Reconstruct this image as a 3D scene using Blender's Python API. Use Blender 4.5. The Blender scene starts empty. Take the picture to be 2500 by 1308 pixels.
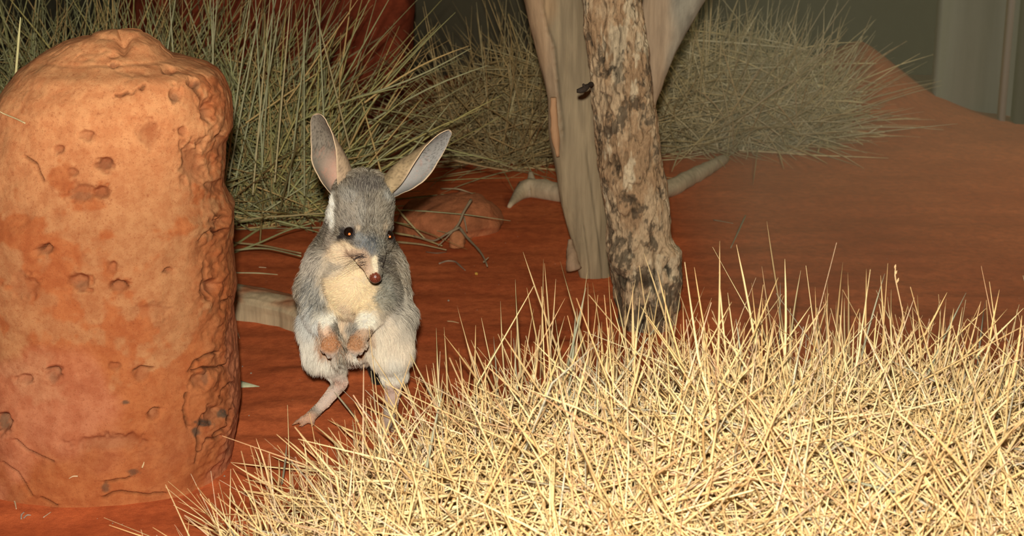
import bpy, math, random
import numpy as np
from mathutils import Vector, Matrix
from mathutils.bvhtree import BVHTree

SC = bpy.context.scene
random.seed(7)
RNG = np.random.default_rng(7)

# ------------------------------------------------------------------ camera
CAM_H, PITCH, FPX, W, H = 0.78, math.radians(16.0), 3900.0, 2500, 1308
cam_d = bpy.data.cameras.new('camera')
cam_d.sensor_width = 36.0
cam_d.lens = 36.0 * FPX / W
cam_d.clip_start = 0.05
cam_d.clip_end = 50
cam_d.dof.use_dof = True
cam_d.dof.focus_distance = 1.95
cam_d.dof.aperture_fstop = 14.0
cam = bpy.data.objects.new('camera', cam_d)
SC.collection.objects.link(cam)
cam.location = (0, 0, CAM_H)
cam.rotation_euler = (math.pi / 2 - PITCH, 0, 0)
SC.camera = cam

# ------------------------------------------------------------------ world, lights, exposure
SC.view_settings.view_transform = 'Standard'
SC.view_settings.look = 'None'
SC.view_settings.gamma = 1.0
SC.view_settings.exposure = 0.0
SC.view_settings.use_curve_mapping = False
SC.cycles.use_denoising = True
SC.cycles.max_bounces = 6
SC.cycles.diffuse_bounces = 2

world = bpy.data.worlds.new('world')
SC.world = world
world.use_nodes = True
world.node_tree.nodes['Background'].inputs[0].default_value = (0.55, 0.6, 0.45, 1)
world.node_tree.nodes['Background'].inputs[1].default_value = 0.004


def area_light(name, loc, target, size, power, color, shape='DISK', spread=180):
    d = bpy.data.lights.new(name, 'AREA')
    d.shape = shape
    d.size = size
    d.energy = power
    d.color = color
    d.spread = math.radians(spread)
    o = bpy.data.objects.new(name, d)
    SC.collection.objects.link(o)
    o.location = loc
    v = Vector(target) - Vector(loc)
    o.rotation_euler = v.to_track_quat('-Z', 'Y').to_euler()
    return o


# the camera's own flash, a hand's width above the lens
area_light('camera_flash', (-0.012, 0.0, CAM_H + 0.088), (0.0, 2.0, 0.25), 0.035, 53.0, (1.0, 0.95, 0.84))
# the dim cool lamp over the far right corner of the nocturnal enclosure
area_light('enclosure_lamp', (1.9, 3.1, 1.7), (1.35, 3.5, 0.0), 0.6, 5.0, (1.0, 0.98, 0.62), spread=100)

# ------------------------------------------------------------------ helpers
CP, SP = math.cos(PITCH), math.sin(PITCH)


def ray(px, py):
    a = (px - 1250.0) / FPX
    b = -(py - 654.0) / FPX
    return np.array([a + 0 * b, CP + b * SP + 0 * a, -SP + b * CP + 0 * a])


def P(px, py, Y):
    """point of the vertical plane at distance Y seen at a pixel"""
    d = ray(px, py)
    t = Y / d[1]
    return np.array([d[0] * t, Y + 0 * t, CAM_H + d[2] * t])


def proj(V):
    x, y, z = V[..., 0], V[..., 1], V[..., 2] - CAM_H
    dep = y * CP - z * SP
    up = y * SP + z * CP
    return 1250 + FPX * x / dep, 654 - FPX * up / dep


_perm = np.random.default_rng(3).integers(0, 2 ** 31, 4096)


def vnoise(p):
    i = np.floor(p).astype(np.int64)
    f = p - i
    u = f * f * f * (f * (f * 6 - 15) + 10)

    def h(a, b, c):
        k = (a * 73856093) ^ (b * 19349663) ^ (c * 83492791)
        return (_perm[k & 4095] & 0xffff) / 32767.5 - 1.0
    x, y, z = i[..., 0], i[..., 1], i[..., 2]
    r = 0
    for dx in (0, 1):
        wx = u[..., 0] if dx else 1 - u[..., 0]
        for dy in (0, 1):
            wy = u[..., 1] if dy else 1 - u[..., 1]
            for dz in (0, 1):
                wz = u[..., 2] if dz else 1 - u[..., 2]
                r = r + wx * wy * wz * h(x + dx, y + dy, z + dz)
    return r


def fbm(p, freq, octaves=4, gain=0.5, lac=2.03):
    r, a, q = 0, 1.0, p * freq
    for k in range(octaves):
        r = r + a * vnoise(q + 17.3 * k)
        q = q * lac
        a *= gain
    return r


def sstep(a, b, x):
    t = np.clip((x - a) / (b - a), 0, 1)
    return t * t * (3 - 2 * t)


def ground_z(x, y):
    x = np.asarray(x, float)
    y = np.asarray(y, float)
    p = np.stack([x, y, 0 * x], -1)
    z = 0.006 * fbm(p * np.array([1, 1.7, 1]), 4.0, 3)
    z = z + 0.0022 * vnoise(p * np.array([7, 24, 1]) + 5) + 0.0006 * vnoise(p * np.array([22, 40, 1]) + 9)
    z = z * sstep(5.5, 1.5, y)
    # the sand bank against the back wall
    ridge = 0.165 * np.exp(-np.abs((x - 0.955) / 0.17) ** 1.4 - ((y - 4.35) / 0.36) ** 2) + 0.10 * np.exp(-((x - 0.60) / 0.22) ** 2 - ((y - 4.4) / 0.36) ** 2)
    z = z + ridge
    return z


def ground_at(px, py):
    d = ray(px, py)
    t = -CAM_H / d[2]
    for _ in range(6):
        x, y = d[0] * t, d[1] * t
        t = (float(ground_z(x, y)) - CAM_H) / d[2]
    return np.array([d[0] * t, d[1] * t, CAM_H + d[2] * t])


def link(o, parent=None):
    SC.collection.objects.link(o)
    if parent is not None:
        o.parent = parent
    return o


def mesh_data(name, V, F, mat=None, col=None, smooth=True, mats=None, midx=None):
    V = np.ascontiguousarray(V, dtype=np.float32)
    me = bpy.data.meshes.new(name)
    if isinstance(F, list) and F and isinstance(F[0], np.ndarray):
        parts = F
    else:
        parts = [np.asarray(F)]
    parts = [f for f in parts if len(f)]
    nl = sum(f.size for f in parts)
    npoly = sum(len(f) for f in parts)
    loops = np.concatenate([f.ravel() for f in parts]).astype(np.int32)
    tot = np.concatenate([np.full(len(f), f.shape[1]) for f in parts]).astype(np.int32)
    start = np.concatenate([[0], np.cumsum(tot)[:-1]]).astype(np.int32)
    me.vertices.add(len(V))
    me.vertices.foreach_set('co', V.ravel())
    me.loops.add(nl)
    me.loops.foreach_set('vertex_index', loops)
    me.polygons.add(npoly)
    me.polygons.foreach_set('loop_start', start)
    me.polygons.foreach_set('loop_total', tot)
    if smooth:
        me.polygons.foreach_set('use_smooth', np.ones(npoly, dtype=bool))
    for m in (mats or ([mat] if mat else [])):
        me.materials.append(m)
    if midx is not None:
        me.polygons.foreach_set('material_index', np.asarray(midx, dtype=np.int32))
    me.update(calc_edges=True)
    me.validate()
    if col is not None:
        c = np.ones((len(V), 4), dtype=np.float32)
        c[:, :col.shape[1]] = col
        a = me.color_attributes.new('Col', 'FLOAT_COLOR', 'POINT')
        a.data.foreach_set('color', c.ravel())
    return me


def mesh_obj(name, V, F, mat=None, parent=None, col=None, smooth=True, **k):
    V = np.asarray(V, float)
    if parent is not None:
        V = V - np.array(parent['_org'])
    me = mesh_data(name, V, F, mat, col, smooth, **k)
    return link(bpy.data.objects.new(name, me), parent)


def centre_obj(o):
    """put a top-level mesh's origin at the middle of its foot"""
    me = o.data
    n = len(me.vertices)
    c = np.empty(n * 3, dtype=np.float32)
    me.vertices.foreach_get('co', c)
    c = c.reshape(-1, 3)
    org = np.array([c[:, 0].mean(), c[:, 1].mean(), c[:, 2].min()])
    me.vertices.foreach_set('co', (c - org).astype(np.float32).ravel())
    me.update()
    o.location = org
    return o


def tag(o, label=None, cat=None, group=None, kind=None):
    if label:
        o['label'] = label
    if cat:
        o['category'] = cat
    if group:
        o['group'] = group
    if kind:
        o['kind'] = kind
    return o


def empty(name, loc, label, cat, group=None):
    o = bpy.data.objects.new(name, None)
    o.empty_display_size = 0.05
    SC.collection.objects.link(o)
    o.location = loc
    o['_org'] = [float(v) for v in loc]
    return tag(o, label, cat, group)


def grid_faces(nr, nc, wrap=True):
    r = np.arange(nr - 1)[:, None]
    c = np.arange(nc if wrap else nc - 1)[None, :]
    a = r * nc + c
    b = r * nc + (c + 1) % nc
    return np.stack([a, b, b + nc, a + nc], -1).reshape(-1, 4)


def tubes(L, R, ns=3, phase=None):
    """polylines (N,K,3), radii (N,K) -> open tubes"""
    N, K, _ = L.shape
    T = np.gradient(L, axis=1)
    T /= np.linalg.norm(T, axis=2, keepdims=True) + 1e-9
    ref = np.where(np.abs(T[:, :1, 2:3]) > 0.9, np.array([[[1.0, 0, 0]]]), np.array([[[0, 0, 1.0]]]))
    U = np.cross(T, np.broadcast_to(ref, T.shape))
    U /= np.linalg.norm(U, axis=2, keepdims=True) + 1e-9
    Wv = np.cross(T, U)
    ang = np.arange(ns) * 2 * math.pi / ns
    ph = RNG.uniform(0, 6.28, N) if phase is None else np.full(N, phase)
    a = ph[:, None, None, None] + ang[None, None, :, None]
    V = L[:, :, None, :] + R[:, :, None, None] * (np.cos(a) * U[:, :, None, :] + np.sin(a) * Wv[:, :, None, :])
    F = grid_faces(K, ns)
    F = (np.arange(N)[:, None, None] * (K * ns) + F[None]).reshape(-1, 4)
    return V.reshape(-1, 3), F


def capped_tube(pts, rads, ns=10, bump=0.0, seed=0, flat=1.0):
    """one closed tube along a polyline"""
    pts = np.asarray(pts, float)
    rads = np.asarray(rads, float)
    s = np.concatenate([[0], np.cumsum(np.linalg.norm(np.diff(pts, axis=0), axis=1))])
    K = max(len(pts) * 4, 6)
    t = np.linspace(0, s[-1], K)
    L = np.stack([np.interp(t, s, pts[:, k]) for k in range(3)], 1)
    for _ in range(2):
        L[1:-1] = 0.25 * L[:-2] + 0.5 * L[1:-1] + 0.25 * L[2:]
    r = np.interp(t, s, rads)
    V, F = tubes(L[None], r[None], ns, phase=0.0)
    if bump:
        c = np.repeat(L, ns, axis=0)
        d = V - c
        V = c + d * (1 + bump * fbm(V + seed * 3.1, 60, 3)[:, None])
    if flat != 1.0:
        c = np.repeat(L, ns, axis=0)
        V[:, 2] = c[:, 2] + (V[:, 2] - c[:, 2]) * flat
    n = len(V)
    V = np.concatenate([V, L[:1], L[-1:]])
    i = np.arange(ns)
    j = (i + 1) % ns
    F2 = np.concatenate([np.stack([j, i, np.full(ns, n)], 1),
                         np.stack([n - ns + i, n - ns + j, np.full(ns, n + 1)], 1)])
    return V, [F, F2]


# ------------------------------------------------------------------ materials
def new_mat(name):
    m = bpy.data.materials.new(name)
    m.use_nodes = True
    nt = m.node_tree
    b = nt.nodes['Principled BSDF']
    return m, nt, b


def N(nt, kind, **kw):
    n = nt.nodes.new(kind)
    for k, v in kw.items():
        if k.startswith('i_'):
            n.inputs[k[2:]].default_value = v
        else:
            setattr(n, k, v)
    return n


def mixc(nt, fac, a, b, mode='MIX'):
    n = nt.nodes.new('ShaderNodeMix')
    n.data_type = 'RGBA'
    n.blend_type = mode
    for s, v in ((0, fac), (6, a), (7, b)):
        if isinstance(v, (int, float)):
            n.inputs[s].default_value = v
        elif isinstance(v, tuple):
            n.inputs[s].default_value = v if len(v) == 4 else (*v, 1)
        else:
            nt.links.new(v, n.inputs[s])
    return n.outputs[2]


def ramp(nt, src, stops):
    n = nt.nodes.new('ShaderNodeValToRGB')
    cr = n.color_ramp
    while len(cr.elements) < len(stops):
        cr.elements.new(0.5)
    for e, (p, c) in zip(cr.elements, stops):
        e.position = p
        e.color = (c, c, c, 1) if isinstance(c, (int, float)) else (*c, 1)
    nt.links.new(src, n.inputs[0])
    return n.outputs[0]


def noise(nt, scale, detail=4, rough=0.6, vec=None, stretch=None):
    tc = nt.nodes.new('ShaderNodeTexCoord')
    src = tc.outputs['Object']
    if stretch:
        mp = nt.nodes.new('ShaderNodeMapping')
        mp.inputs['Scale'].default_value = stretch
        nt.links.new(src, mp.inputs[0])
        src = mp.outputs[0]
    n = nt.nodes.new('ShaderNodeTexNoise')
    n.inputs['Scale'].default_value = scale
    n.inputs['Detail'].default_value = detail
    n.inputs['Roughness'].default_value = rough
    nt.links.new(src, n.inputs['Vector'])
    return n.outputs['Fac']


def bump(nt, b, height, strength, dist):
    n = nt.nodes.new('ShaderNodeBump')
    n.inputs['Strength'].default_value = strength
    n.inputs['Distance'].default_value = dist
    nt.links.new(height, n.inputs['Height'])
    nt.links.new(n.outputs[0], b.inputs['Normal'])


def vcol(nt):
    a = nt.nodes.new('ShaderNodeAttribute')
    a.attribute_name = 'Col'
    return a


def mat_vcol(name, rough=0.8, spec=0.2, nscale=400, namt=0.35, bstr=0.4, bdist=0.0006, stretch=None):
    m, nt, b = new_mat(name)
    a = vcol(nt)
    n1 = noise(nt, nscale, 5, 0.7, stretch=stretch)
    k = ramp(nt, n1, [(0.25, 1 - namt), (0.75, 1 + 0.0)])
    c = mixc(nt, 1.0, a.outputs['Color'], k, 'MULTIPLY')
    nt.links.new(c, b.inputs['Base Color'])
    b.inputs['Roughness'].default_value = rough
    b.inputs['Specular IOR Level'].default_value = spec
    bump(nt, b, n1, bstr, bdist)
    return m


# red sand
M_SAND, nt, b = new_mat('red_sand')
big = noise(nt, 5, 6, 0.6)
fine = noise(nt, 900, 3, 0.8)
mid = noise(nt, 60, 5, 0.7)
c = mixc(nt, ramp(nt, big, [(0.35, 0.0), (0.65, 1.0)]), (0.56, 0.120, 0.036), (0.72, 0.175, 0.056))
c = mixc(nt, ramp(nt, mid, [(0.35, 0.55), (0.6, 0.0)]), c, (0.33, 0.065, 0.022))
c = mixc(nt, ramp(nt, fine, [(0.30, 0.6), (0.5, 0.0)]), c, (0.24, 0.045, 0.016))
c = mixc(nt, ramp(nt, fine, [(0.66, 0.0), (0.78, 0.7)]), c, (0.90, 0.36, 0.16))
vor = nt.nodes.new('ShaderNodeTexVoronoi')
vor.inputs['Scale'].default_value = 90
tc = nt.nodes.new('ShaderNodeTexCoord')
nt.links.new(tc.outputs['Object'], vor.inputs['Vector'])
sp = ramp(nt, vor.outputs['Distance'], [(0.05, 1.0), (0.09, 0.0)])
sel = nt.nodes.new('ShaderNodeSeparateColor')
nt.links.new(vor.outputs['Color'], sel.inputs[0])
selr = ramp(nt, sel.outputs[0], [(0.86, 0.0), (0.88, 1.0)])
c = mixc(nt, mixc(nt, 1.0, sp, selr, 'MULTIPLY'), c, (0.75, 0.55, 0.38))
nt.links.new(c, b.inputs['Base Color'])
b.inputs['Roughness'].default_value = 0.95
b.inputs['Specular IOR Level'].default_value = 0.1
hsum = nt.nodes.new('ShaderNodeMath')
hsum.operation = 'MULTIPLY_ADD'
hsum.inputs[1].default_value = 0.25
nt.links.new(fine, hsum.inputs[0])
nt.links.new(mid, hsum.inputs[2])
bump(nt, b, hsum.outputs[0], 0.55, 0.0028)

M_ROCK, nt, b = new_mat('termite_mound_earth')
a = vcol(nt)
fine = noise(nt, 700, 4, 0.75)
mid = noise(nt, 55, 6, 0.68)
med = noise(nt, 230, 4, 0.7)
c = mixc(nt, ramp(nt, mid, [(0.40, 0.6), (0.60, 0.0)]), a.outputs['Color'],
         mixc(nt, 1.0, a.outputs['Color'], (0.72, 0.52, 0.45), 'MULTIPLY'))
c = mixc(nt, ramp(nt, med, [(0.30, 0.55), (0.45, 0.0)]), c, (0.26, 0.07, 0.025))
c = mixc(nt, ramp(nt, fine, [(0.27, 0.85), (0.43, 0.0)]), c, (0.14, 0.032, 0.014))
c = mixc(nt, ramp(nt, fine, [(0.70, 0.0), (0.80, 0.6)]), c, (0.95, 0.50, 0.28))
nt.links.new(c, b.inputs['Base Color'])
b.inputs['Roughness'].default_value = 0.95
b.inputs['Specular IOR Level'].default_value = 0.12
hsum = nt.nodes.new('ShaderNodeMath')
hsum.operation = 'MULTIPLY_ADD'
hsum.inputs[1].default_value = 0.3
nt.links.new(fine, hsum.inputs[0])
nt.links.new(mid, hsum.inputs[2])
bump(nt, b, hsum.outputs[0], 0.5, 0.0028)

M_BARK = mat_vcol('rough_bark', 0.9, 0.15, 260, 0.6, 0.8, 0.003, (1, 1, 0.35))
M_WOOD = mat_vcol('weathered_wood', 0.75, 0.25, 90, 0.45, 0.5, 0.0015, (1, 1, 0.05))
M_STRAW = mat_vcol('dry_straw', 0.6, 0.3, 300, 0.25, 0.2, 0.0003)
M_GRASS = mat_vcol('green_grey_grass', 0.7, 0.2, 200, 0.35, 0.2, 0.0003)
M_TWIG = mat_vcol('dead_twig', 0.85, 0.15, 500, 0.4, 0.5, 0.0005)
M_SKIN = mat_vcol('animal_skin', 0.7, 0.25, 700, 0.25, 0.3, 0.0004)
M_STONE = mat_vcol('reddish_stone', 0.9, 0.15, 90, 0.4, 0.8, 0.004)

M_NOSE, nt, b = new_mat('wet_nose')
n1 = noise(nt, 900, 3, 0.6)
c = mixc(nt, ramp(nt, n1, [(0.35, 0.0), (0.65, 1.0)]), (0.08, 0.017, 0.009), (0.24, 0.060, 0.030))
nt.links.new(c, b.inputs['Base Color'])
b.inputs['Roughness'].default_value = 0.25
bump(nt, b, n1, 0.5, 0.0005)

M_FUR, nt, b = new_mat('fur')
a = vcol(nt)
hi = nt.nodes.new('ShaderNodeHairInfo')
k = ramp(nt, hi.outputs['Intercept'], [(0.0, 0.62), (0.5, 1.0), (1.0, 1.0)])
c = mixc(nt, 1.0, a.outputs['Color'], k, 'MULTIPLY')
nt.links.new(c, b.inputs['Base Color'])
b.inputs['Roughness'].default_value = 0.6
b.inputs['Specular IOR Level'].default_value = 0.25

M_EYE, nt, b = new_mat('dark_eye')
b.inputs['Base Color'].default_value = (0.012, 0.006, 0.004, 1)
b.inputs['Roughness'].default_value = 0.06
M_EYE_SHINE, nt, b = new_mat('orange_eye_shine')
b.inputs['Base Color'].default_value = (1.0, 0.28, 0.07, 1)  # orange base colour stands in for the flash reflected by the retina
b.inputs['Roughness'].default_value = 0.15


def wall_mat(name, c1, c2, scale, stretch):
    m, nt, b = new_mat(name)
    n1 = noise(nt, scale, 5, 0.6, stretch=stretch)
    c = mixc(nt, ramp(nt, n1, [(0.35, 0.0), (0.65, 1.0)]), c1, c2)
    nt.links.new(c, b.inputs['Base Color'])
    b.inputs['Roughness'].default_value = 0.9
    return m


M_WALL = wall_mat('dark_painted_wall', (0.075, 0.066, 0.036), (0.16, 0.142, 0.085), 2.2, (1, 1, 0.6))
M_PANEL = wall_mat('pale_grey_panel', (0.16, 0.152, 0.10), (0.27, 0.26, 0.18), 2.2, (6, 6, 0.5))
M_TRIM = wall_mat('pale_trim', (0.42, 0.38, 0.28), (0.48, 0.42, 0.32), 5, (1, 1, 1))
M_DARK = wall_mat('dark_trim', (0.04, 0.045, 0.035), (0.06, 0.06, 0.05), 5, (1, 1, 1))

# ------------------------------------------------------------------ floor and walls
xs = np.concatenate([np.linspace(-2.4, -0.75, 50, endpoint=False), np.linspace(-0.75, 1.4, 330), np.linspace(1.45, 2.4, 30)])
ys = np.concatenate([np.linspace(-0.6, 0.9, 20, endpoint=False), np.linspace(0.9, 3.2, 420, endpoint=False), np.linspace(3.2, 4.9, 140)])
X, Y = np.meshgrid(xs, ys)
V = np.stack([X, Y, ground_z(X, Y)], -1).reshape(-1, 3)
fl = mesh_obj('floor', V, grid_faces(len(ys), len(xs), False), M_SAND)
tag(fl, kind='structure')


def box(name, lo, hi, mat, kind='structure', bevel=0.0, rotz=0.0, pivot=None):
    lo, hi = np.array(lo, float), np.array(hi, float)
    V = np.array([[x, y, z] for z in (lo[2], hi[2]) for y in (lo[1], hi[1]) for x in (lo[0], hi[0])])
    F = np.array([[0, 2, 3, 1], [4, 5, 7, 6], [0, 1, 5, 4], [2, 6, 7, 3], [0, 4, 6, 2], [1, 3, 7, 5]])
    if rotz:
        pv = np.array(pivot if pivot is not None else lo)
        c, s = math.cos(rotz), math.sin(rotz)
        d = V - pv
        V = pv + np.stack([d[:, 0] * c - d[:, 1] * s, d[:, 0] * s + d[:, 1] * c, d[:, 2]], 1)
    o = mesh_obj(name, V, F, mat, smooth=False)
    if kind:
        o['kind'] = kind
    return o


box('wall_back', (-2.5, 4.85, -0.1), (2.5, 4.95, 2.3), M_WALL)
box('wall_left', (-2.5, -0.6, -0.1), (-2.4, 4.85, 2.3), M_WALL)
box('ceiling', (-2.5, -0.6, 2.3), (2.5, 4.95, 2.4), M_WALL)
box('wall_right', (2.4, -0.6, -0.1), (2.5, 4.85, 2.3), M_WALL)
# the pale panelled return at the far right: a gently fluted surface
n = 160
u = np.linspace(0, 1, n)
xw = 1.12 + u * 1.25
yw = 4.18 - 0.25 * u + 0.012 * np.sin(u * 60) + 0.01 * np.sin(u * 23 + 1)
zz = np.linspace(-0.05, 2.3, 8)
front = np.stack([np.tile(xw, 8), np.tile(yw, 8), np.repeat(zz, n)], 1)
backv = front + np.array([0, 0.05, 0])
Fg = grid_faces(8, n, False)
m = len(front)
side = []
for r_ in range(7):
    for c_ in (0, n - 1):
        q = [r_ * n + c_, (r_ + 1) * n + c_, (r_ + 1) * n + c_ + m, r_ * n + c_ + m]
        side.append(q if c_ == 0 else q[::-1])
o = mesh_obj('wall_corner', np.concatenate([front, backv]), [Fg, Fg[:, ::-1] + m, np.array(side)], M_PANEL)
o['kind'] = 'structure'
tx = P(2452, 200, 4.08)[0]
box('trim_1', (tx - 0.006, 4.065, 0.0), (tx + 0.006, 4.10, 2.3), M_TRIM)
tx = P(2492, 200, 4.05)[0]
box('trim_2', (tx - 0.006, 4.045, 0.0), (tx + 0.03, 4.09, 2.3), M_DARK)


# the haze volume that greys the right-hand half of the enclosure
M_HAZE = bpy.data.materials.new('haze_scatter')
M_HAZE.use_nodes = True
nt = M_HAZE.node_tree
nt.nodes.clear()
out = nt.nodes.new('ShaderNodeOutputMaterial')
vs = nt.nodes.new('ShaderNodeVolumeScatter')
vs.inputs['Color'].default_value = (1.0, 0.91, 0.52, 1)
vs.inputs['Density'].default_value = 0.18
nt.links.new(vs.outputs[0], out.inputs['Volume'])
hz_o = box('haze_volume', (0.30, 1.9, 0.0005), (2.395, 3.88, 2.25), M_HAZE, kind='stuff')
tag(hz_o, 'thin greyish haze hanging over the right hand side of the enclosure', 'haze')


# ------------------------------------------------------------------ outline-built solids
def outline_solid(rows, Yc, nz, nt_, dfac, dmax=9.0, power=2.3, zmin=-0.03, ypow=0.9, bias=1.0):
    """rows: (py, left px, right px). returns grid of points and radial directions"""
    rows = sorted(rows, key=lambda r: -r[0])
    py = np.array([r[0] for r in rows], float)
    Lx = np.array([r[1] for r in rows], float)
    Rx = np.array([r[2] for r in rows], float)
    tt = np.linspace(0, 1, nz) ** bias
    q = py[0] + (py[-1] - py[0]) * tt
    lx = np.interp(-q, -py, Lx)
    rx = np.interp(-q, -py, Rx)
    A = P(lx, q, Yc)
    B = P(rx, q, Yc)
    cx = (A[0] + B[0]) / 2
    hw = (B[0] - A[0]) / 2
    z = A[2]
    dep = np.minimum(hw * dfac, dmax)
    th = np.linspace(0, 2 * math.pi, nt_, endpoint=False)
    c, s = np.cos(th), np.sin(th)
    k = (np.abs(c) ** power + np.abs(s) ** power) ** (-1 / power)
    c, s = c * k, s * k
    V = np.stack([cx[:, None] + hw[:, None] * c, Yc + dep[:, None] * s, z[:, None] + 0 * c[None]], -1)
    return V, (cx, hw, z, dep)


def grid_normals(V):
    dt = np.roll(V, -1, 1) - np.roll(V, 1, 1)
    dz = np.gradient(V, axis=0)
    n = np.cross(dt, dz)
    return n / (np.linalg.norm(n, axis=2, keepdims=True) + 1e-12)


def close_grid(V):
    """grid with wrap -> verts, faces with bottom and top caps"""
    nr, nc, _ = V.shape
    F = grid_faces(nr, nc)
    Vf = np.concatenate([V.reshape(-1, 3), V[0].mean(0)[None], V[-1].mean(0)[None]])
    i = np.arange(nc)
    j = (i + 1) % nc
    a = nr * nc
    F2 = np.concatenate([np.stack([j, i, np.full(nc, a)], 1),
                         np.stack([(nr - 1) * nc + i, (nr - 1) * nc + j, np.full(nc, a + 1)], 1)])
    return Vf, [F, F2]


def seg_dist(px, py, poly):
    d = np.full(px.shape, 1e9)
    for (x0, y0), (x1, y1) in zip(poly[:-1], poly[1:]):
        vx, vy = x1 - x0, y1 - y0
        t = np.clip(((px - x0) * vx + (py - y0) * vy) / (vx * vx + vy * vy + 1e-9), 0, 1)
        d = np.minimum(d, np.hypot(px - x0 - t * vx, py - y0 - t * vy))
    return d


# ------------------------------------------------------------------ the big red termite mound
YR = 1.86
rock_rows = [
    (1275, -50, 556), (1225, -62, 568), (1190, -72, 572), (1150, -75, 570), (1120, -72, 562), (1060, -70, 574), (1000, -68, 582), (930, -66, 582), (850, -70, 577),
    (790, -74, 570), (760, -76, 567), (700, -78, 573), (660, -78, 570), (620, -78, 566), (580, -77, 563), (540, -74, 567), (506, -70, 569),
    (485, -66, 555), (460, -62, 543), (400, -50, 545), (354, -35, 547), (317, -20, 560), (280, -8, 560), (244, 0, 557), (216, 18, 550),
    (203, 28, 543), (190, 40, 537), (177, 50, 527), (166, 60, 507), (159, 68, 485), (150, 82, 462), (143, 90, 446), (140, 94, 423), (134, 101, 418),
    (125, 118, 405), (115, 138, 395), (106, 156, 388), (97, 175, 372), (91, 195, 362), (87, 225, 350)]
V, (cx, hw, zr, dep) = outline_solid(rock_rows, YR, 430, 560, 0.86, 0.15, 2.35)
# spend most columns on the side that is seen: re-space by angle
top = zr.max()
tz = (zr - zr.min()) / (top - zr.min())
Vn = grid_normals(V)
pts = V.reshape(-1, 3).copy()
nrm = Vn.reshape(-1, 3)
px, py = proj(pts)
frontf = sstep(0.25, -0.35, nrm[:, 1])
d = 0.0026 * fbm(pts, 9, 2) + 0.0018 * frontf * fbm(pts + 4, 14, 3) + 0.0011 * fbm(pts + 7, 38, 4, 0.55)
rg = np.abs(fbm(pts + 3, 26, 3))
d = d - 0.0009 * np.exp(-(rg / 0.10) ** 2) * sstep(-0.1, 0.4, fbm(pts + 11, 6, 2))
# rougher, layered right flank
flank = sstep(430, 540, px) * frontf
d = d + flank * (0.0040 * fbm(pts * np.array([1, 1, 1.6]), 26, 3) + 0.0016 * fbm(pts * np.array([1, 1, 2.2]), 70, 3))
flankm = flank.copy()
pits = [(277, 160, 13, 8, 5), (275, 137, 12, 6, 3), (257, 400, 24, 18, 8), (142, 365, 14, 13, 5), (247, 470, 26, 18, 7), (175, 420, 17, 11, 4),
        (200, 470, 34, 22, 5), (415, 172, 17, 13, 5), (425, 235, 16, 18, 6), (470, 205, 14, 12, 7), (505, 270, 16, 32, 7), (447, 320, 9, 12, 6),
        (215, 330, 17, 15, 5), (108, 610, 24, 14, 6), (190, 690, 30, 22, 8), (290, 700, 26, 16, 7), (275, 655, 14, 17, 5), (410, 660, 14, 9, 5),
        (130, 915, 18, 20, 7), (60, 925, 24, 12, 5), (345, 915, 20, 18, 5), (375, 1010, 11, 20, 7), (280, 895, 16, 10, 4), (485, 930, 20, 22, 5),
        (530, 540, 26, 12, 5), (515, 700, 24, 20, 7), (470, 400, 30, 50, 5), (360, 330, 34, 34, 4), (8, 1030, 22, 28, 9), (515, 455, 22, 16, 5),
        (540, 360, 12, 30, 6), (490, 350, 15, 20, 4), (270, 1080, 90, 20, 5), (520, 1010, 24, 22, 5), (370, 760, 60, 22, 3), (60, 700, 40, 30, 4)]
pitm = np.zeros(len(px))
for k, (x0, y0, rx, ry, dp) in enumerate(pits):
    e = np.hypot((px - x0) / rx, (py - y0) / ry)
    wob = 1 + 0.25 * vnoise(np.stack([px / 9, py / 9, 0 * px + k], -1))
    e = e * (wob + 0.22 * vnoise(np.stack([px / 22, py / 22, 0 * px + k + 50], -1)))
    pitm = np.maximum(pitm, sstep(1.1, 0.5, e) * min(1.0, dp / 7))
    d = d - frontf * dp * 0.0014 * sstep(1.25, 0.35, e) * (0.6 + 0.4 * sstep(1.0, -1.0, (y0 - py) / -ry))
    d = d + frontf * dp * 0.00008 * np.exp(-((e - 1.25) / 0.18) ** 2)
cracks = [[(462, 905), (480, 880), (500, 868), (530, 858)], [(470, 905), (500, 895), (530, 900), (550, 890), (560, 880)],
          [(490, 585), (505, 570), (520, 560), (535, 572), (550, 560)], [(525, 527), (545, 525)], [(92, 610), (108, 600), (125, 605)],
          [(275, 700), (285, 688), (302, 690), (312, 700)], [(250, 1212), (275, 1203), (305, 1202), (350, 1206), (400, 1203)],
          [(470, 200), (478, 220), (492, 240), (500, 260)], [(490, 1105), (505, 1075), (535, 1062)], [(535, 965), (550, 945), (570, 935)],
          [(400, 662), (415, 655)], [(115, 900), (135, 900), (145, 915)], [(330, 905), (345, 895), (370, 896)], [(365, 1010), (370, 997), (385, 995)],
          [(0, 1010), (22, 1045)], [(8, 1128), (40, 1150), (60, 1185), (75, 1210)], [(130, 1125), (70, 1100), (40, 1070)], [(100, 1215), (135, 1230)],
          [(545, 750), (555, 735), (565, 725)], [(255, 1175), (300, 1172), (315, 1165)], [(500, 640), (505, 700), (510, 730)], [(455, 960), (450, 1000), (460, 1040)],
          [(60, 380), (90, 400), (105, 440)], [(285, 235), (330, 225), (355, 210)], [(480, 1130), (485, 1060), (492, 1010)], [(520, 1060), (545, 1040), (560, 1000)]]
wig = 3.0 * vnoise(np.stack([px / 14, py / 14, 0 * px], -1))
crk = np.zeros(len(px))
for poly in cracks:
    e = seg_dist(px + wig, py + wig, poly)
    g = np.exp(-(e / (2.4 + 0.9 * sstep(430, 520, px))) ** 2)
    crk = np.maximum(crk, g)
    yy = np.interp(px, sorted([p_[0] for p_ in poly]), [p_[1] for p_ in sorted(poly)])
    d = d + frontf * 0.0012 * np.exp(-(e / 9) ** 2) * np.sign(yy - py)
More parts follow.
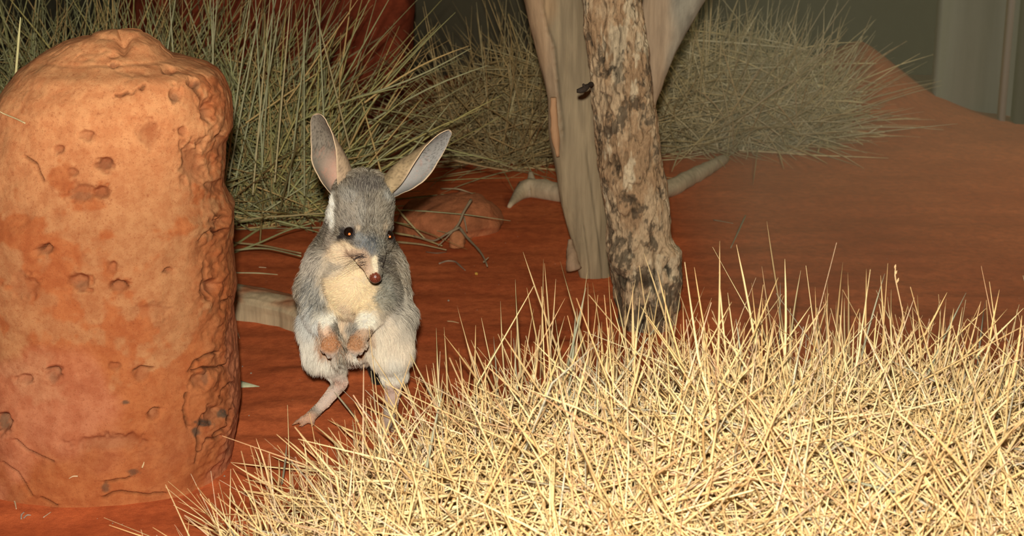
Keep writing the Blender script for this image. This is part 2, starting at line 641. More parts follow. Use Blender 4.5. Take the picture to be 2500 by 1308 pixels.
d = d - frontf * 0.006 * crk
pts = pts + nrm * d[:, None]
# lumpy crown with its notch
pts[:, 2] -= 0.011 * np.exp(-((px - 302) / 15) ** 2) * sstep(150, 95, py)
pts[:, 2] += 0.002 * np.exp(-((px - 350) / 25) ** 2) * sstep(150, 95, py)
V = pts.reshape(V.shape)
V = V
rings = []
for s_ in (0.93, 0.8, 0.62, 0.42, 0.2, 0.05):
    c0 = V[-1].mean(0)
    rr = c0 + (V[-1] - c0) * s_
    rr[:, 2] = V[-1][:, 2] * s_ + c0[2] * (1 - s_) + 0.008 * math.sqrt(1 - s_ * s_)
    rings.append(rr)
V = np.concatenate([V, np.stack(rings)], 0)
Vf, F = close_grid(V)
# the earth's colours: pale dust on the shoulders, raw orange earth in hollows and low down, charcoal spots, darker pits and cracks
ppx, ppy = proj(Vf)
hz = Vf[:, 2]
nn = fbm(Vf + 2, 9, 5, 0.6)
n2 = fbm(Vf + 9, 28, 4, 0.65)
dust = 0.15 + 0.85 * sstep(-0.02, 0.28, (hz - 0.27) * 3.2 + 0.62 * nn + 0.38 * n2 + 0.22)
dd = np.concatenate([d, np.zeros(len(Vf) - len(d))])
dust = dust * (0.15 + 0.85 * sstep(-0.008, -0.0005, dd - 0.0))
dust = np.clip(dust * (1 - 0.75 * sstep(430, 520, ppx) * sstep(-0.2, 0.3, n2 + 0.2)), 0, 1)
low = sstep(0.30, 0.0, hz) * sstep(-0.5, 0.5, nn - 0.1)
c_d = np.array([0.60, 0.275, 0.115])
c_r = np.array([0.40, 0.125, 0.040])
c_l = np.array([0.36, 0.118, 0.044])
col = c_d * (dust * (0.70 + 0.3 * sstep(0.30, 0.46, hz)))[:, None] + (c_r * (1 - low)[:, None] + c_l * low[:, None]) * (1 - dust)[:, None]  # dust colour lowered below the shoulders to offset the flash hotspot
pink = sstep(0.1, 0.6, fbm(Vf + 21, 8, 3)) * sstep(0.34, 0.1, hz)
col = col * (1 - 0.45 * pink[:, None]) + np.array([0.52, 0.21, 0.12]) * 0.45 * pink[:, None]
for (x0, y0, rx, ry, k) in [(543, 1008, 13, 13, 1), (497, 1032, 22, 11, 1), (478, 1052, 12, 13, 0.9), (325, 1152, 16, 8, 0.7), (10, 1028, 16, 22, 0.8),
                            (258, 1190, 12, 14, 0.7), (500, 920, 8, 26, 0.5), (308, 982, 10, 5, 0.8), (200, 700, 16, 14, 0.35), (560, 1100, 12, 14, 0.4),
                            (257, 400, 18, 14, 0.3), (425, 240, 10, 12, 0.35), (275, 160, 9, 7, 0.4), (200, 480, 30, 14, 0.3), (130, 920, 10, 16, 0.3), (480, 210, 10, 12, 0.5)]:
    e = np.hypot((ppx - x0) / rx, (ppy - y0) / ry) * (1 + 0.3 * vnoise(np.stack([ppx / 7, ppy / 7, 0 * ppx], -1)))
    w = (k * sstep(1.2, 0.6, e))[:, None] * sstep(YR, YR - 0.02, Vf[:, 1])[:, None]
    col = col * (1 - w) + np.array([0.085, 0.055, 0.035]) * w
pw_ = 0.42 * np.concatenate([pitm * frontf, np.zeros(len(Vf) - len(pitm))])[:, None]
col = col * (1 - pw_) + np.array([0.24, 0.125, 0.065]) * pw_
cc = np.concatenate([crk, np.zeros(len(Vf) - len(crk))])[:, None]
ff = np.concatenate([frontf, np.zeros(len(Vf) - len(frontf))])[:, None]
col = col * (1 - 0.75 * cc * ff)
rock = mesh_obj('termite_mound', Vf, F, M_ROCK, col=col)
centre_obj(rock)
tag(rock, 'tall rounded orange red earth mound with pits and cracks at the left edge', 'termite mound')
ROCK_BVH = BVHTree.FromPolygons([tuple(p) for p in Vf[:430 * 560:1]], [tuple(int(i) for i in f) for f in F[0]][: 429 * 560])

# low buttress of the same earth running out at the lower left
V, _ = outline_solid([(1260, -150, 190), (1200, -150, 165), (1170, -150, 130), (1130, -150, 90), (1095, -150, 60), (1065, -150, 40), (1045, -120, 10), (1035, -90, -30)],
                     1.79, 60, 140, 0.5, 0.075)
n_ = grid_normals(V)
q = V.reshape(-1, 3)
V = (q + n_.reshape(-1, 3) * (0.006 * fbm(q, 18, 4))[:, None]).reshape(V.shape)
Vf2, F2 = close_grid(V)
cl = c_r * (0.9 + 0.25 * fbm(Vf2, 14, 3)[:, None])
bt = mesh_obj('earth_clod', Vf2, F2, M_ROCK, col=cl)
centre_obj(bt)
tag(bt, 'low sloping lump of red earth against the foot of the big mound, bottom left', 'earth clod')

# ------------------------------------------------------------------ bark trunk and grey forked deadwood
tree_rows = [(840, 1508, 1640), (800, 1510, 1645), (760, 1508, 1650), (720, 1500, 1655), (690, 1492, 1660), (650, 1488, 1660), (620, 1484, 1655), (590, 1484, 1645),
             (560, 1485, 1638), (500, 1476, 1633), (450, 1468, 1626), (400, 1458, 1617), (330, 1452, 1608), (250, 1446, 1598), (180, 1440, 1590),
             (100, 1430, 1578), (0, 1420, 1566), (-300, 1395, 1530), (-900, 1340, 1470)]
V, _ = outline_solid(tree_rows, 2.42, 620, 300, 1.0, bias=1.0)
n_ = grid_normals(V)
q = V.reshape(-1, 3)
nr = n_.reshape(-1, 3)
st = q * np.array([1, 1, 0.38])
base = sstep(0.20, 0.02, q[:, 2])
r1 = fbm(st + 5, 75, 4, 0.6)
r2 = np.abs(fbm(st + 15, 48, 3, 0.55))
r3 = fbm(q + 8, 30, 3)
dd = 0.0020 * r1 - 0.0042 * np.exp(-(r2 / 0.13) ** 2) + 0.002 * r3 + base * 0.006 * fbm(q + 2, 26, 3)
px, py = proj(q)
for (x0, y0, r_, h_) in [(1525, 650, 22, 0.010), (1575, 690, 24, -0.008), (1640, 625, 20, 0.010), (1540, 740, 26, 0.007), (1600, 740, 26, 0.006), (1646, 690, 18, 0.006), (1500, 300, 20, 0.003), (1540, 60, 24, 0.003)]:
    dd = dd + h_ * np.exp(-(((px - x0) ** 2 + (py - y0) ** 2) / r_ ** 2)) * (nr[:, 1] < 0.2)
V = (q + nr * dd[:, None]).reshape(V.shape)
Vt, Ft = close_grid(V)
st = Vt * np.array([1, 1, 0.4])
m1 = sstep(-0.25, 0.45, fbm(st + 31, 38, 5, 0.62))
m2 = 0.8 * sstep(0.15, 0.7, fbm(Vt * np.array([1, 1, 0.7]) + 41, 60, 5, 0.7) + 0.85 * sstep(0.20, 0.02, Vt[:, 2]) - 0.12)
m3 = sstep(0.25, 0.7, fbm(st + 51, 50, 4, 0.6))
light = np.array([0.66, 0.46, 0.27])
tan = np.array([0.50, 0.31, 0.165])
dark = np.array([0.055, 0.045, 0.032])
col = tan * (1 - m1[:, None]) + light * m1[:, None]
col = col * (1 - m3[:, None]) + np.array([0.78, 0.60, 0.38]) * m3[:, None]
col = col * (1 - 0.9 * m2[:, None]) + dark * 0.9 * m2[:, None]
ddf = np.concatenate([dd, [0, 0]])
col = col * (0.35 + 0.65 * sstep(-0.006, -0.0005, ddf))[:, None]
c0 = P(1572, 790, 2.42)
tree = empty('bark_trunk', (c0[0], 2.42, 0.0), 'rough barked brown tree trunk with blackened knotty foot behind the straw', 'tree trunk')
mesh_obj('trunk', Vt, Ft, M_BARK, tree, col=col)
# broken dark twig stub on its left side
V, F = capped_tube([P(1444, 205, 2.36), P(1430, 214, 2.335), P(1420, 222, 2.33), P(1408, 222, 2.33)], [0.004, 0.0055, 0.006, 0.003], 8, 0.3)
mesh_obj('twig_stub', V, F, M_TWIG, tree, col=np.tile([[0.05, 0.035, 0.025]], (len(V), 1)))
V, F = capped_tube([P(1428, 214, 2.335), P(1424, 206, 2.33)], [0.005, 0.002], 8, 0.3)
mesh_obj('twig_stub', V, F, M_TWIG, tree, col=np.tile([[0.05, 0.035, 0.025]], (len(V), 1)))

c0 = ground_at(1445, 652)
YL = 2.66
fork = empty('forked_deadwood', (c0[0], YL, 0.0), 'smooth pale grey forked dead tree leaning in a V behind the rough trunk', 'dead tree')
limb_rows = [(690, 1416, 1496), (655, 1408, 1492), (600, 1400, 1488), (500, 1374, 1476), (430, 1362, 1472), (350, 1349, 1466), (300, 1347, 1462), (240, 1344, 1458),
             (180, 1330, 1452), (130, 1318, 1448), (60, 1300, 1440), (0, 1284, 1436), (-200, 1230, 1420), (-600, 1120, 1370)]


def wood_col(Vx, grey, warm, seed):
    s1 = sstep(-0.4, 0.5, fbm(Vx * np.array([1, 1, 0.12]) + seed, 45, 4, 0.6))
    s2 = sstep(-0.1, 0.6, fbm(Vx * np.array([1, 1, 0.5]) + seed + 4, 9, 3))
    c = np.array(grey) * (1 - s1[:, None] * 0.25)
    return c * (1 - s2[:, None] * 0.7) + np.array(warm) * (s2[:, None] * 0.7)


V, _ = outline_solid(limb_rows, YL, 300, 120, 0.62)
n_ = grid_normals(V)
q = V.reshape(-1, 3)
nr = n_.reshape(-1, 3)
st = q * np.array([1, 1, 0.10])
dd = 0.002 * fbm(st, 40, 4) + 0.003 * fbm(q, 9, 2)
px, py = proj(q)
# the bark lip running down the left face, with its torn edge
lip = [(1325, 20), (1338, 75), (1352, 110), (1358, 170), (1364, 230), (1372, 300), (1380, 380)]
yy = np.interp(py, [p_[1] for p_ in lip], [p_[0] for p_ in lip]) + 4 * vnoise(np.stack([py / 8, 0 * py, 0 * py], -1))
dd = dd + (nr[:, 1] < 0.3) * 0.0045 * sstep(yy + 2, yy - 3, px) * sstep(400, 300, py)
crkw = (nr[:, 1] < 0.2) * np.maximum(np.exp(-((px - np.interp(py, [150, 655], [1400, 1470])) / 1.6) ** 2) * sstep(330, 420, py), np.exp(-((px - np.interp(py, [150, 655], [1375, 1438])) / 1.4) ** 2) * sstep(500, 560, py))
dd = dd - 0.003 * crkw
V = (q + nr * dd[:, None]).reshape(V.shape)
Vl, Fl = close_grid(V)
col = wood_col(Vl, (0.40, 0.30, 0.175), (0.62, 0.37, 0.18), 3)
pl, ql = proj(Vl)
lipm = sstep(yy.min() - 40, yy.min(), pl)
yyv = np.interp(ql, [p_[1] for p_ in lip], [p_[0] for p_ in lip])
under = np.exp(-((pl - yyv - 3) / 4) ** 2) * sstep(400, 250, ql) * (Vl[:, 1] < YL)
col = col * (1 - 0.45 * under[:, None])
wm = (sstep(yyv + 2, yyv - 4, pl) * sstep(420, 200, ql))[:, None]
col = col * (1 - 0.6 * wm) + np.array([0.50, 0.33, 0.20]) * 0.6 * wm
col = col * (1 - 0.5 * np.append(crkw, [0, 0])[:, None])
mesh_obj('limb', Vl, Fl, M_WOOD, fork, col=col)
right_rows = [(690, 1490, 1575), (600, 1495, 1580), (400, 1510, 1590), (300, 1522, 1596), (250, 1530, 1602), (190, 1540, 1620), (130, 1548, 1645), (80, 1556, 1670),
              (40, 1562, 1692), (0, 1570, 1716), (-200, 1620, 1820), (-600, 1760, 2010)]
V, _ = outline_solid(right_rows, YL + 0.03, 220, 100, 0.55)
n_ = grid_normals(V)
q = V.reshape(-1, 3)
V = (q + n_.reshape(-1, 3) * (0.0018 * fbm(q * np.array([1, 1, 0.1]), 40, 4) + 0.003 * fbm(q, 8, 2))[:, None]).reshape(V.shape)
Vr, Fr = close_grid(V)
mesh_obj('limb', Vr, Fr, M_WOOD, fork, col=wood_col(Vr, (0.42, 0.375, 0.28), (0.58, 0.38, 0.22), 13))
# strip of orange bark still clinging to the left limb
pts_ = [P(1351, 238, YL - 0.045), P(1352, 290, YL - 0.045), P(1356, 340, YL - 0.045), P(1362, 382, YL - 0.047)]
V, F = capped_tube(pts_, [0.005, 0.0065, 0.006, 0.003], 10, 0.25)
mesh_obj('bark_strip', V, F, M_WOOD, fork, col=np.tile([[0.62, 0.34, 0.17]], (len(V), 1)))
# stump of root at its foot
pts_ = [P(1392, 585, YL - 0.02), P(1394, 610, YL - 0.03), P(1400, 640, YL - 0.04), P(1404, 655, YL - 0.04)]
V, F = capped_tube(pts_, [0.004, 0.008, 0.011, 0.012], 10, 0.35)
mesh_obj('root_stub', V, F, M_WOOD, fork, col=np.tile([[0.42, 0.27, 0.16]], (len(V), 1)))


# ------------------------------------------------------------------ fallen wood
def lying(name, pxpts, rads, label, cat, col, ns=20, bmp=0.12, lift=0.8, seed=1, mat=None, flat=1.0):
    pts_ = []
    for (a_, b_), r_ in zip(pxpts, rads):
        g = ground_at(a_, b_)
        g[2] += r_ * lift * flat
        pts_.append(g)
    V, F = capped_tube(pts_, rads, ns, bmp, seed, flat)
    c = np.array(col)[None] * (0.85 + 0.3 * (0.5 + 0.5 * fbm(V + seed, 50, 3)))[:, None]
    o = mesh_obj(name, V, F, mat or M_TWIG, col=c)
    centre_obj(o)
    tag(o, label, cat)
    return o


lying('fallen_branch', [(1243, 508), (1262, 488), (1290, 474), (1330, 482), (1375, 490), (1440, 500), (1530, 500), (1600, 490), (1640, 474), (1700, 440), (1768, 398)],
      [0.004, 0.012, 0.022, 0.021, 0.020, 0.020, 0.020, 0.020, 0.019, 0.017, 0.012], 'pale grey fallen branch lying across the sand behind the two trunks', 'branch',
      (0.62, 0.47, 0.30), 24, 0.12, 0.75, 3, M_WOOD)
o = bpy.data.objects['fallen_branch']
# its knob
kn = ground_at(1298, 470)
V, F = capped_tube([kn + [0, 0, 0.02], kn + [-0.003, 0, 0.045]], [0.012, 0.004], 12, 0.2)
V -= np.array(o.location)
k = mesh_data('knob', V, F, M_WOOD, np.tile([[0.42, 0.32, 0.2]], (len(V), 1)))
link(bpy.data.objects.new('knob', k), o)

# the cut pale log behind the bilby
gl = [(505, 770), (560, 781), (620, 787), (680, 797), (735, 815), (800, 838), (850, 860)]
sec = []
prof = [(0.0, -0.01), (0.002, 0.018), (0.0, 0.032), (0.006, 0.041), (0.018, 0.046), (0.036, 0.049), (0.055, 0.046), (0.066, 0.034), (0.068, 0.01), (0.06, -0.01)]
for i, (a_, b_) in enumerate(gl):
    g = ground_at(a_, b_)
    sec.append([g + np.array([0.012 * (q_[0] / 0.06), q_[0], q_[1] * (1 - 0.06 * i)]) for q_ in prof])
sec = np.array(sec)
t0 = np.linspace(0, len(gl) - 1, 90)
dense = np.stack([np.stack([np.interp(t0, np.arange(len(gl)), sec[:, j, k]) for k in range(3)], 1) for j in range(len(prof))], 1)
tp = np.linspace(0, len(prof), 60, endpoint=False)
jj = np.floor(tp).astype(int)
ft = (tp - jj)[None, :, None]
dense = dense[:, jj % len(prof)] * (1 - ft) + dense[:, (jj + 1) % len(prof)] * ft
q = dense.reshape(-1, 3)
dense = (q + np.array([0, -0.5, 0.8]) * (0.0012 * fbm(q * np.array([0.3, 1, 1]), 70, 3))[:, None]).reshape(dense.shape)
Vc, Fc = close_grid(dense)
nz_ = Vc[:, 2]
pl, ql = proj(Vc)
topf = sstep(0.030, 0.040, nz_) * sstep(-0.5, 0.3, fbm(Vc + 3, 20, 3) + 0.25)
col = np.array([0.60, 0.44, 0.26])[None] * (0.92 + 0.12 * fbm(Vc, 40, 3))[:, None]
col = col * (1 - topf[:, None]) + np.array([0.50, 0.20, 0.09]) * topf[:, None]
log = mesh_obj('cut_log', Vc, [f[:, ::-1] for f in Fc], M_WOOD, col=col)
centre_obj(log)
tag(log, 'pale flat sided log with sand on top, half hidden behind the bilby and the mound', 'log')


# ------------------------------------------------------------------ stones
def stone(name, outline, Yc, dfac, label, colr, nz=40, nt_=80, amp=0.006, freq=22, seed=0, power=2.6):
    V, _ = outline_solid(outline, Yc, nz, nt_, dfac, power=power)
    n_ = grid_normals(V)
    q = V.reshape(-1, 3)
    V = (q + n_.reshape(-1, 3) * (amp * fbm(q + seed, freq, 4))[:, None]).reshape(V.shape)
    Vs, Fs = close_grid(V)
    c = np.array(colr)[None] * (0.9 + 0.3 * fbm(Vs + seed, 30, 3))[:, None]
    o = mesh_obj(name, Vs, Fs, M_STONE, col=c)
    centre_obj(o)
    tag(o, label, 'stone')
    return o


stone('flat_stone', [(612, 985, 1165), (596, 975, 1188), (578, 972, 1203), (560, 972, 1214), (542, 974, 1220), (525, 976, 1212), (508, 985, 1200), (500, 1000, 1190), (493, 1040, 1175), (489, 1070, 1160), (486, 1090, 1150)],
      2.98, 0.75, 'flat reddish stone under dry stems just right of the bilby', (0.50, 0.17, 0.07), amp=0.010, freq=16, seed=4)
stone('small_stone', [(602, 1098, 1136), (588, 1096, 1138), (575, 1098, 1136), (564, 1104, 1130), (560, 1112, 1124)],
      2.84, 0.9, 'small orange stone leaning on the front of the flat reddish stone', (0.60, 0.24, 0.10), 20, 40, 0.003, 50, 6)
stone('red_boulder', [(420, 300, 930), (360, 300, 950), (300, 300, 962), (250, 300, 975), (190, 300, 990), (100, 300, 998), (0, 300, 1004), (-150, 320, 990), (-250, 380, 940), (-290, 460, 880)],
      4.0, 0.35, 'large dark red boulder standing behind the green stemmed tussock', (0.29, 0.052, 0.020), 120, 240, 0.012, 7, 8, 5.0)

# ------------------------------------------------------------------ grasses
def stem_shapes(name, mat, colour_list, k=5, bend=0.05, ns=4):
    out = []
    for i in range(len(colour_list)):
        t = np.linspace(0, 1, k)
        b = RNG.uniform(-bend, bend, 2)
        L = np.stack([b[0] * np.sin(t * math.pi), b[1] * np.sin(t * math.pi), t], 1)
        R = np.array([1.0, 0.98, 0.9, 0.75, 0.12]) if k == 5 else 1 - 0.9 * t ** 2
        V, F = tubes(L[None], R[None], ns, phase=0.4)
        c = np.repeat((np.array(colour_list[i])[None] * (0.85 + 0.2 * t)[:, None]), ns, axis=0)
        # x,y hold the radius (unit), z the length
        axis = np.repeat(L, ns, axis=0)
        V2 = V.copy()
        V2[:, :2] = (V[:, :2] - axis[:, :2])
        out.append((V2, axis[:, :2], F, c))
    return out


def place_stem(shapes_meshes, parent, a, b, r, name='stem'):
    """one stem object from a to b (world), sharing mesh data"""
    me = random.choice(shapes_meshes)
    a, b = Vector(a), Vector(b)
    d_ = b - a
    ln = d_.length
    o = bpy.data.objects.new(name, me)
    rot = d_.to_track_quat('Z', 'Y').to_matrix().to_4x4()
    M = Matrix.Translation(a - Vector(parent['_org'])) @ rot @ Matrix.Rotation(random.uniform(0, 6.28), 4, 'Z') @ Matrix.Diagonal((r, r, ln, 1))
    SC.collection.objects.link(o)
    o.parent = parent
    o.matrix_local = M
    return o


def stem_meshes(mat, colours, bend):
    ms = []
    for i, c in enumerate(colours):
        t = np.linspace(0, 1, 6)
        b_ = RNG.uniform(-bend, bend, 2)
        L = np.stack([b_[0] * np.sin(t * math.pi), b_[1] * np.sin(t * math.pi), t], 1)
        R = np.array([0.9, 1.0, 0.97, 0.85, 0.6, 0.08])
        ns = 4
        ang = np.arange(ns) * math.pi / 2
        V = np.stack([L[:, 0:1] + R[:, None] * np.cos(ang), L[:, 1:2] + R[:, None] * np.sin(ang), np.repeat(t[:, None], ns, 1)], -1).reshape(-1, 3)
        cc_ = np.repeat(np.array(c)[None] * (0.9 + 0.1 * t)[:, None], ns, axis=0)
        ms.append(mesh_data('stem', V, grid_faces(6, ns), mat, cc_))
    return ms


# ---- the pale foreground tussock
DX, DY, DRX, DRY, DH = 0.31, 1.33, 0.64, 0.44, 0.250


def dome_h(x, y):
    e = ((x - DX) / DRX) ** 2 + ((y - DY) / DRY) ** 2
    p = np.stack([np.asarray(x, float), np.asarray(y, float), 0 * np.asarray(x, float)], -1)
    return DH * np.clip(1 - e, 0, 1) ** 0.72 * (1 + 0.07 * vnoise(p * 6 + 2)) * (1 + 0.04 * vnoise(p * 15))


def dome_hit(px, py):
    d = ray(px, py)
    t = np.arange(0.7, 2.1, 0.005)
    below = CAM_H + d[2] * t < dome_h(d[0] * t, d[1] * t)
    if below.any():
        q = d * t[np.argmax(below)]
        return np.array([q[0], q[1], CAM_H + q[2]]), True
    return ground_at(px, py), False


def straw_colours(n):
    base = np.array([[0.95, 0.66, 0.30], [0.98, 0.74, 0.37], [0.90, 0.58, 0.25], [0.96, 0.68, 0.42], [0.78, 0.64, 0.36], [0.62, 0.56, 0.40], [0.82, 0.48, 0.24]])
    pr = np.array([0.3, 0.25, 0.18, 0.14, 0.06, 0.03, 0.04])
    i = RNG.choice(len(base), n, p=pr)
    return base[i] * RNG.uniform(0.82, 1.08, (n, 1))


tuss = empty('straw_tussock', (DX, DY, 0), 'huge pale yellow dome of dry spiky grass filling the lower right', 'grass tussock')
NS = 18000
# start points over the dome, denser over the shell
uu = np.sqrt(RNG.uniform(0, 1, NS)) * 1.0
aa = RNG.uniform(0, 2 * math.pi, NS)
x = DX + DRX * uu * np.cos(aa)
y = DY + DRY * uu * np.sin(aa)
hz = dome_h(x, y)
e_ = 1e-3
gx = (dome_h(x + e_, y) - dome_h(x - e_, y)) / (2 * e_)
gy = (dome_h(x, y + e_) - dome_h(x, y - e_)) / (2 * e_)
gm = np.sqrt(gx ** 2 + gy ** 2)
lim = np.minimum(1, 1.8 / (gm + 1e-6))
nrm = np.stack([-gx * lim, -gy * lim, np.ones(NS)], 1)
nrm /= np.linalg.norm(nrm, axis=1, keepdims=True)
rnd = RNG.normal(0, 1, (NS, 3))
rnd /= np.linalg.norm(rnd, axis=1, keepdims=True)
spike = RNG.uniform(0, 1, NS) < 0.055
wn = np.where(spike, RNG.uniform(0.8, 1.5, NS), RNG.uniform(-0.05, 0.40, NS))
dirs = nrm * wn[:, None] + rnd * 0.85
dirs[:, 2] += np.where(spike, 0.35, 0.0)
dirs /= np.linalg.norm(dirs, axis=1, keepdims=True)
flip = (dirs * nrm).sum(1) < -0.25
dirs[flip] *= -1
ln = np.where(spike, RNG.uniform(0.06, 0.15, NS), RNG.uniform(0.07, 0.24, NS))
longer = RNG.uniform(0, 1, NS) < 0.16
ln = np.where(longer & ~spike, ln * 1.5, ln)
depth = RNG.uniform(0.0, 1.0, NS) ** 1.2 * 0.075
st = np.stack([x, y, hz], 1) - nrm * depth[:, None]
st = st - dirs * (ln * np.where(spike, 0.25, 0.5))[:, None]
K = 4
t = np.linspace(0, 1, K)[None, :, None]
L = st[:, None, :] + dirs[:, None, :] * ln[:, None, None] * t
bendv = RNG.normal(0, 1, (NS, 3)) * 0.05
L = L + bendv[:, None, :] * ln[:, None, None] * np.sin(t * math.pi)
over = L[:, :, 2] < 0.004
L[:, :, 2] = np.where(over, 0.004 + 0.01 * RNG.uniform(0, 1, over.shape), L[:, :, 2])
R = (RNG.uniform(0.00075, 0.00145, NS) * np.where(longer, 1.15, 1.0))[:, None] * np.array([1.0, 1.0, 0.85, 0.18])[None]
V, F = tubes(L, R, 3)
cs = straw_colours(NS)
deep = np.clip(1 - depth / 0.075, 0, 1)
col = np.repeat(cs, K * 3, axis=0)
stf = mesh_obj('tangled_stems', V, F, M_STRAW, tuss, col=col)
stf['kind'] = 'stuff'

SM = stem_meshes(M_STRAW, [(0.95, 0.65, 0.28), (0.98, 0.70, 0.34), (0.92, 0.58, 0.24), (0.98, 0.76, 0.38), (0.86, 0.60, 0.28), (0.96, 0.62, 0.30)], 1.6)
SMG = stem_meshes(M_STRAW, [(0.50, 0.46, 0.30), (0.42, 0.42, 0.28)], 1.2)
spikes = [  # tip px, base px, half width px
    (1277, 615, 1390, 800, 5), (1327, 632, 1318, 810, 4), (1368, 638, 1450, 790, 4.5), (1435, 655, 1398, 745, 3.5), (1258, 682, 1278, 850, 6),
    (1357, 680, 1335, 800, 4), (1286, 702, 1330, 790, 4.5), (1572, 618, 1665, 800, 5.5), (1605, 660, 1690, 800, 5), (1757, 588, 1748, 800, 5.5),
    (1798, 597, 1862, 830, 6), (1755, 665, 1785, 800, 5), (1872, 540, 1908, 650, 4), (1916, 632, 1908, 800, 6), (1485, 668, 1505, 820, 4),
    (1695, 652, 1748, 790, 4.5), (1435, 690, 1430, 830, 4), (1447, 690, 1480, 800, 4), (1545, 690, 1552, 830, 5), (1610, 705, 1580, 790, 4),
    (2058, 640, 2035, 790, 5), (2115, 656, 2106, 800, 6), (2150, 672, 2165, 800, 5), (2070, 665, 2075, 790, 3), (1955, 660, 1920, 780, 5),
    (2312, 714, 2170, 880, 6), (2310, 730, 2280, 860, 5), (2440, 707, 2398, 850, 6), (2499, 752, 2280, 850, 7), (2395, 735, 2330, 830, 4),
    (2495, 770, 2450, 1000, 8), (2408, 752, 2200, 860, 5), (1117, 750, 1195, 890, 5), (1065, 800, 1078, 950, 5), (1084, 798, 1092, 930, 4.5),
    (1000, 862, 1095, 985, 5.5), (1222, 735, 1240, 860, 4), (1175, 775, 1230, 880, 4), (905, 950, 1010, 1075, 8), (862, 975, 905, 1080, 5),
    (880, 985, 1000, 1050, 5), (765, 1035, 850, 1130, 7), (820, 1030, 900, 1110, 6), (695, 1068, 790, 1180, 6), (740, 1072, 748, 1190, 5),
    (625, 1070, 668, 1270, 6), (620, 1090, 640, 1180, 4), (563, 1128, 880, 1163, 5), (565, 1130, 735, 1245, 6), (545, 1200, 640, 1308, 6),
    (515, 1225, 610, 1330, 6), (450, 1256, 560, 1325, 5.5), (447, 1262, 540, 1330, 5), (606, 1205, 640, 1320, 5), (780, 1070, 790, 1200, 5),
    (815, 1080, 850, 1160, 5), (955, 900, 1030, 1000, 5), (940, 930, 960, 1010, 4), (975, 905, 1030, 1050, 5), (995, 915, 1240, 918, 5),
    (1010, 945, 1200, 950, 4), (1860, 650, 1900, 770, 4), (1835, 690, 1870, 800, 4), (1990, 700, 2000, 800, 4), (2020, 690, 2010, 790, 4),
    (1655, 705, 1725, 780, 3.5), (1720, 700, 1620, 800, 4), (1500, 705, 1540, 790, 4), (2240, 720, 2260, 850, 4.5), (2215, 740, 2270, 860, 4),
    (2350, 750, 2300, 870, 4), (2460, 790, 2430, 900, 5), (2480, 830, 2420, 960, 5), (2380, 790, 2330, 900, 5), (1150, 830, 1240, 960, 5),
    (1120, 850, 1130, 960, 5), (1040, 890, 1080, 1010, 5)]


def stem_from_px(tx_, ty_, bx_, by_, hw_, meshes, back=0.0):
    g, hit = dome_hit(bx_, by_)
    for _ in range(14):
        if hit or bx_ < 900:
            break
        by_ += 12
        g, hit = dome_hit(bx_, by_)
    dep_ = np.linalg.norm(g - np.array([0, 0, CAM_H]))
    Yt = max(0.9, g[1] + random.uniform(-0.04, 0.03) - back)
    T = P(tx_, ty_, Yt)
    if T[2] < 0.004:
        T = ground_at(tx_, ty_)
        T[2] += 0.006
    if g[2] < 0.004:
        g[2] = 0.004
    a_ = g - (T - g) * 0.12
    a_[2] = max(a_[2], 0.003)
    return place_stem(meshes, tuss, a_, T, hw_ * dep_ / FPX * 0.62)


for s_ in spikes:
    stem_from_px(*s_, SM)
for s_ in [(815, 955, 868, 1040, 5), (700, 1080, 690, 1190, 5), (2405, 735, 2380, 800, 4), (1905, 690, 1900, 760, 3)]:
    stem_from_px(*s_, SMG)
# flowering stalk with its little seed heads
pp = [P(2210, 800, 1.5), P(2200, 745, 1.5), P(2190, 700, 1.5), P(2184, 670, 1.5), P(2187, 648, 1.5)]
V, F = capped_tube(pp, [0.0007, 0.0006, 0.0006, 0.0008, 0.0004], 6)
so = mesh_obj('seed_stalk', V, F, M_STRAW, tuss, col=np.tile([[0.72, 0.48, 0.25]], (len(V), 1)))
for (a_, b_, c_, d_) in [(2184, 672, 2190, 660), (2190, 690, 2194, 678), (2184, 655, 2187, 645)]:
    V, F = capped_tube([P(a_, b_, 1.5), (P(a_, b_, 1.5) + P(c_, d_, 1.5)) / 2, P(c_, d_, 1.5)], [0.0004, 0.0012, 0.0002], 6)
    me = mesh_data('seed_head', V - np.array(tuss['_org']), F, M_STRAW, np.tile([[0.8, 0.5, 0.25]], (len(V), 1)))
    link(bpy.data.objects.new('seed_head', me), so)
# the rest of the three hundred largest stems: rim spikes and long stems lying over the front
cnt = 0
while cnt < 215:
    if cnt < 110:
        bx = random.uniform(560, 2500)
        rim = np.interp(bx, [560, 700, 850, 1000, 1150, 1300, 1500, 1700, 2000, 2250, 2500], [1230, 1170, 1090, 990, 880, 800, 775, 770, 770, 810, 900])
        by = rim + random.uniform(0, 130)
        ang = random.gauss(0, 0.45) + (-0.55 if bx < 1150 else 0.25 if bx > 2100 else 0)
        l_ = random.uniform(45, 120)
        hw_ = random.uniform(3.5, 5.5)
    else:
        bx = random.uniform(900, 2480)
        rim = np.interp(bx, [900, 1150, 1300, 1700, 2100, 2500], [1140, 960, 860, 820, 830, 900])
        by = random.uniform(rim, 1300)
        ang = random.gauss(0, 1.0)
        l_ = random.uniform(120, 280)
        hw_ = np.interp(by, [850, 1300], [4.5, 7.5])
    stem_from_px(bx + l_ * math.sin(ang), by - l_ * math.cos(ang), bx, by, hw_, SM if random.random() < 0.93 else SMG, back=random.uniform(0.0, 0.05) if cnt >= 110 else 0)
    cnt += 1


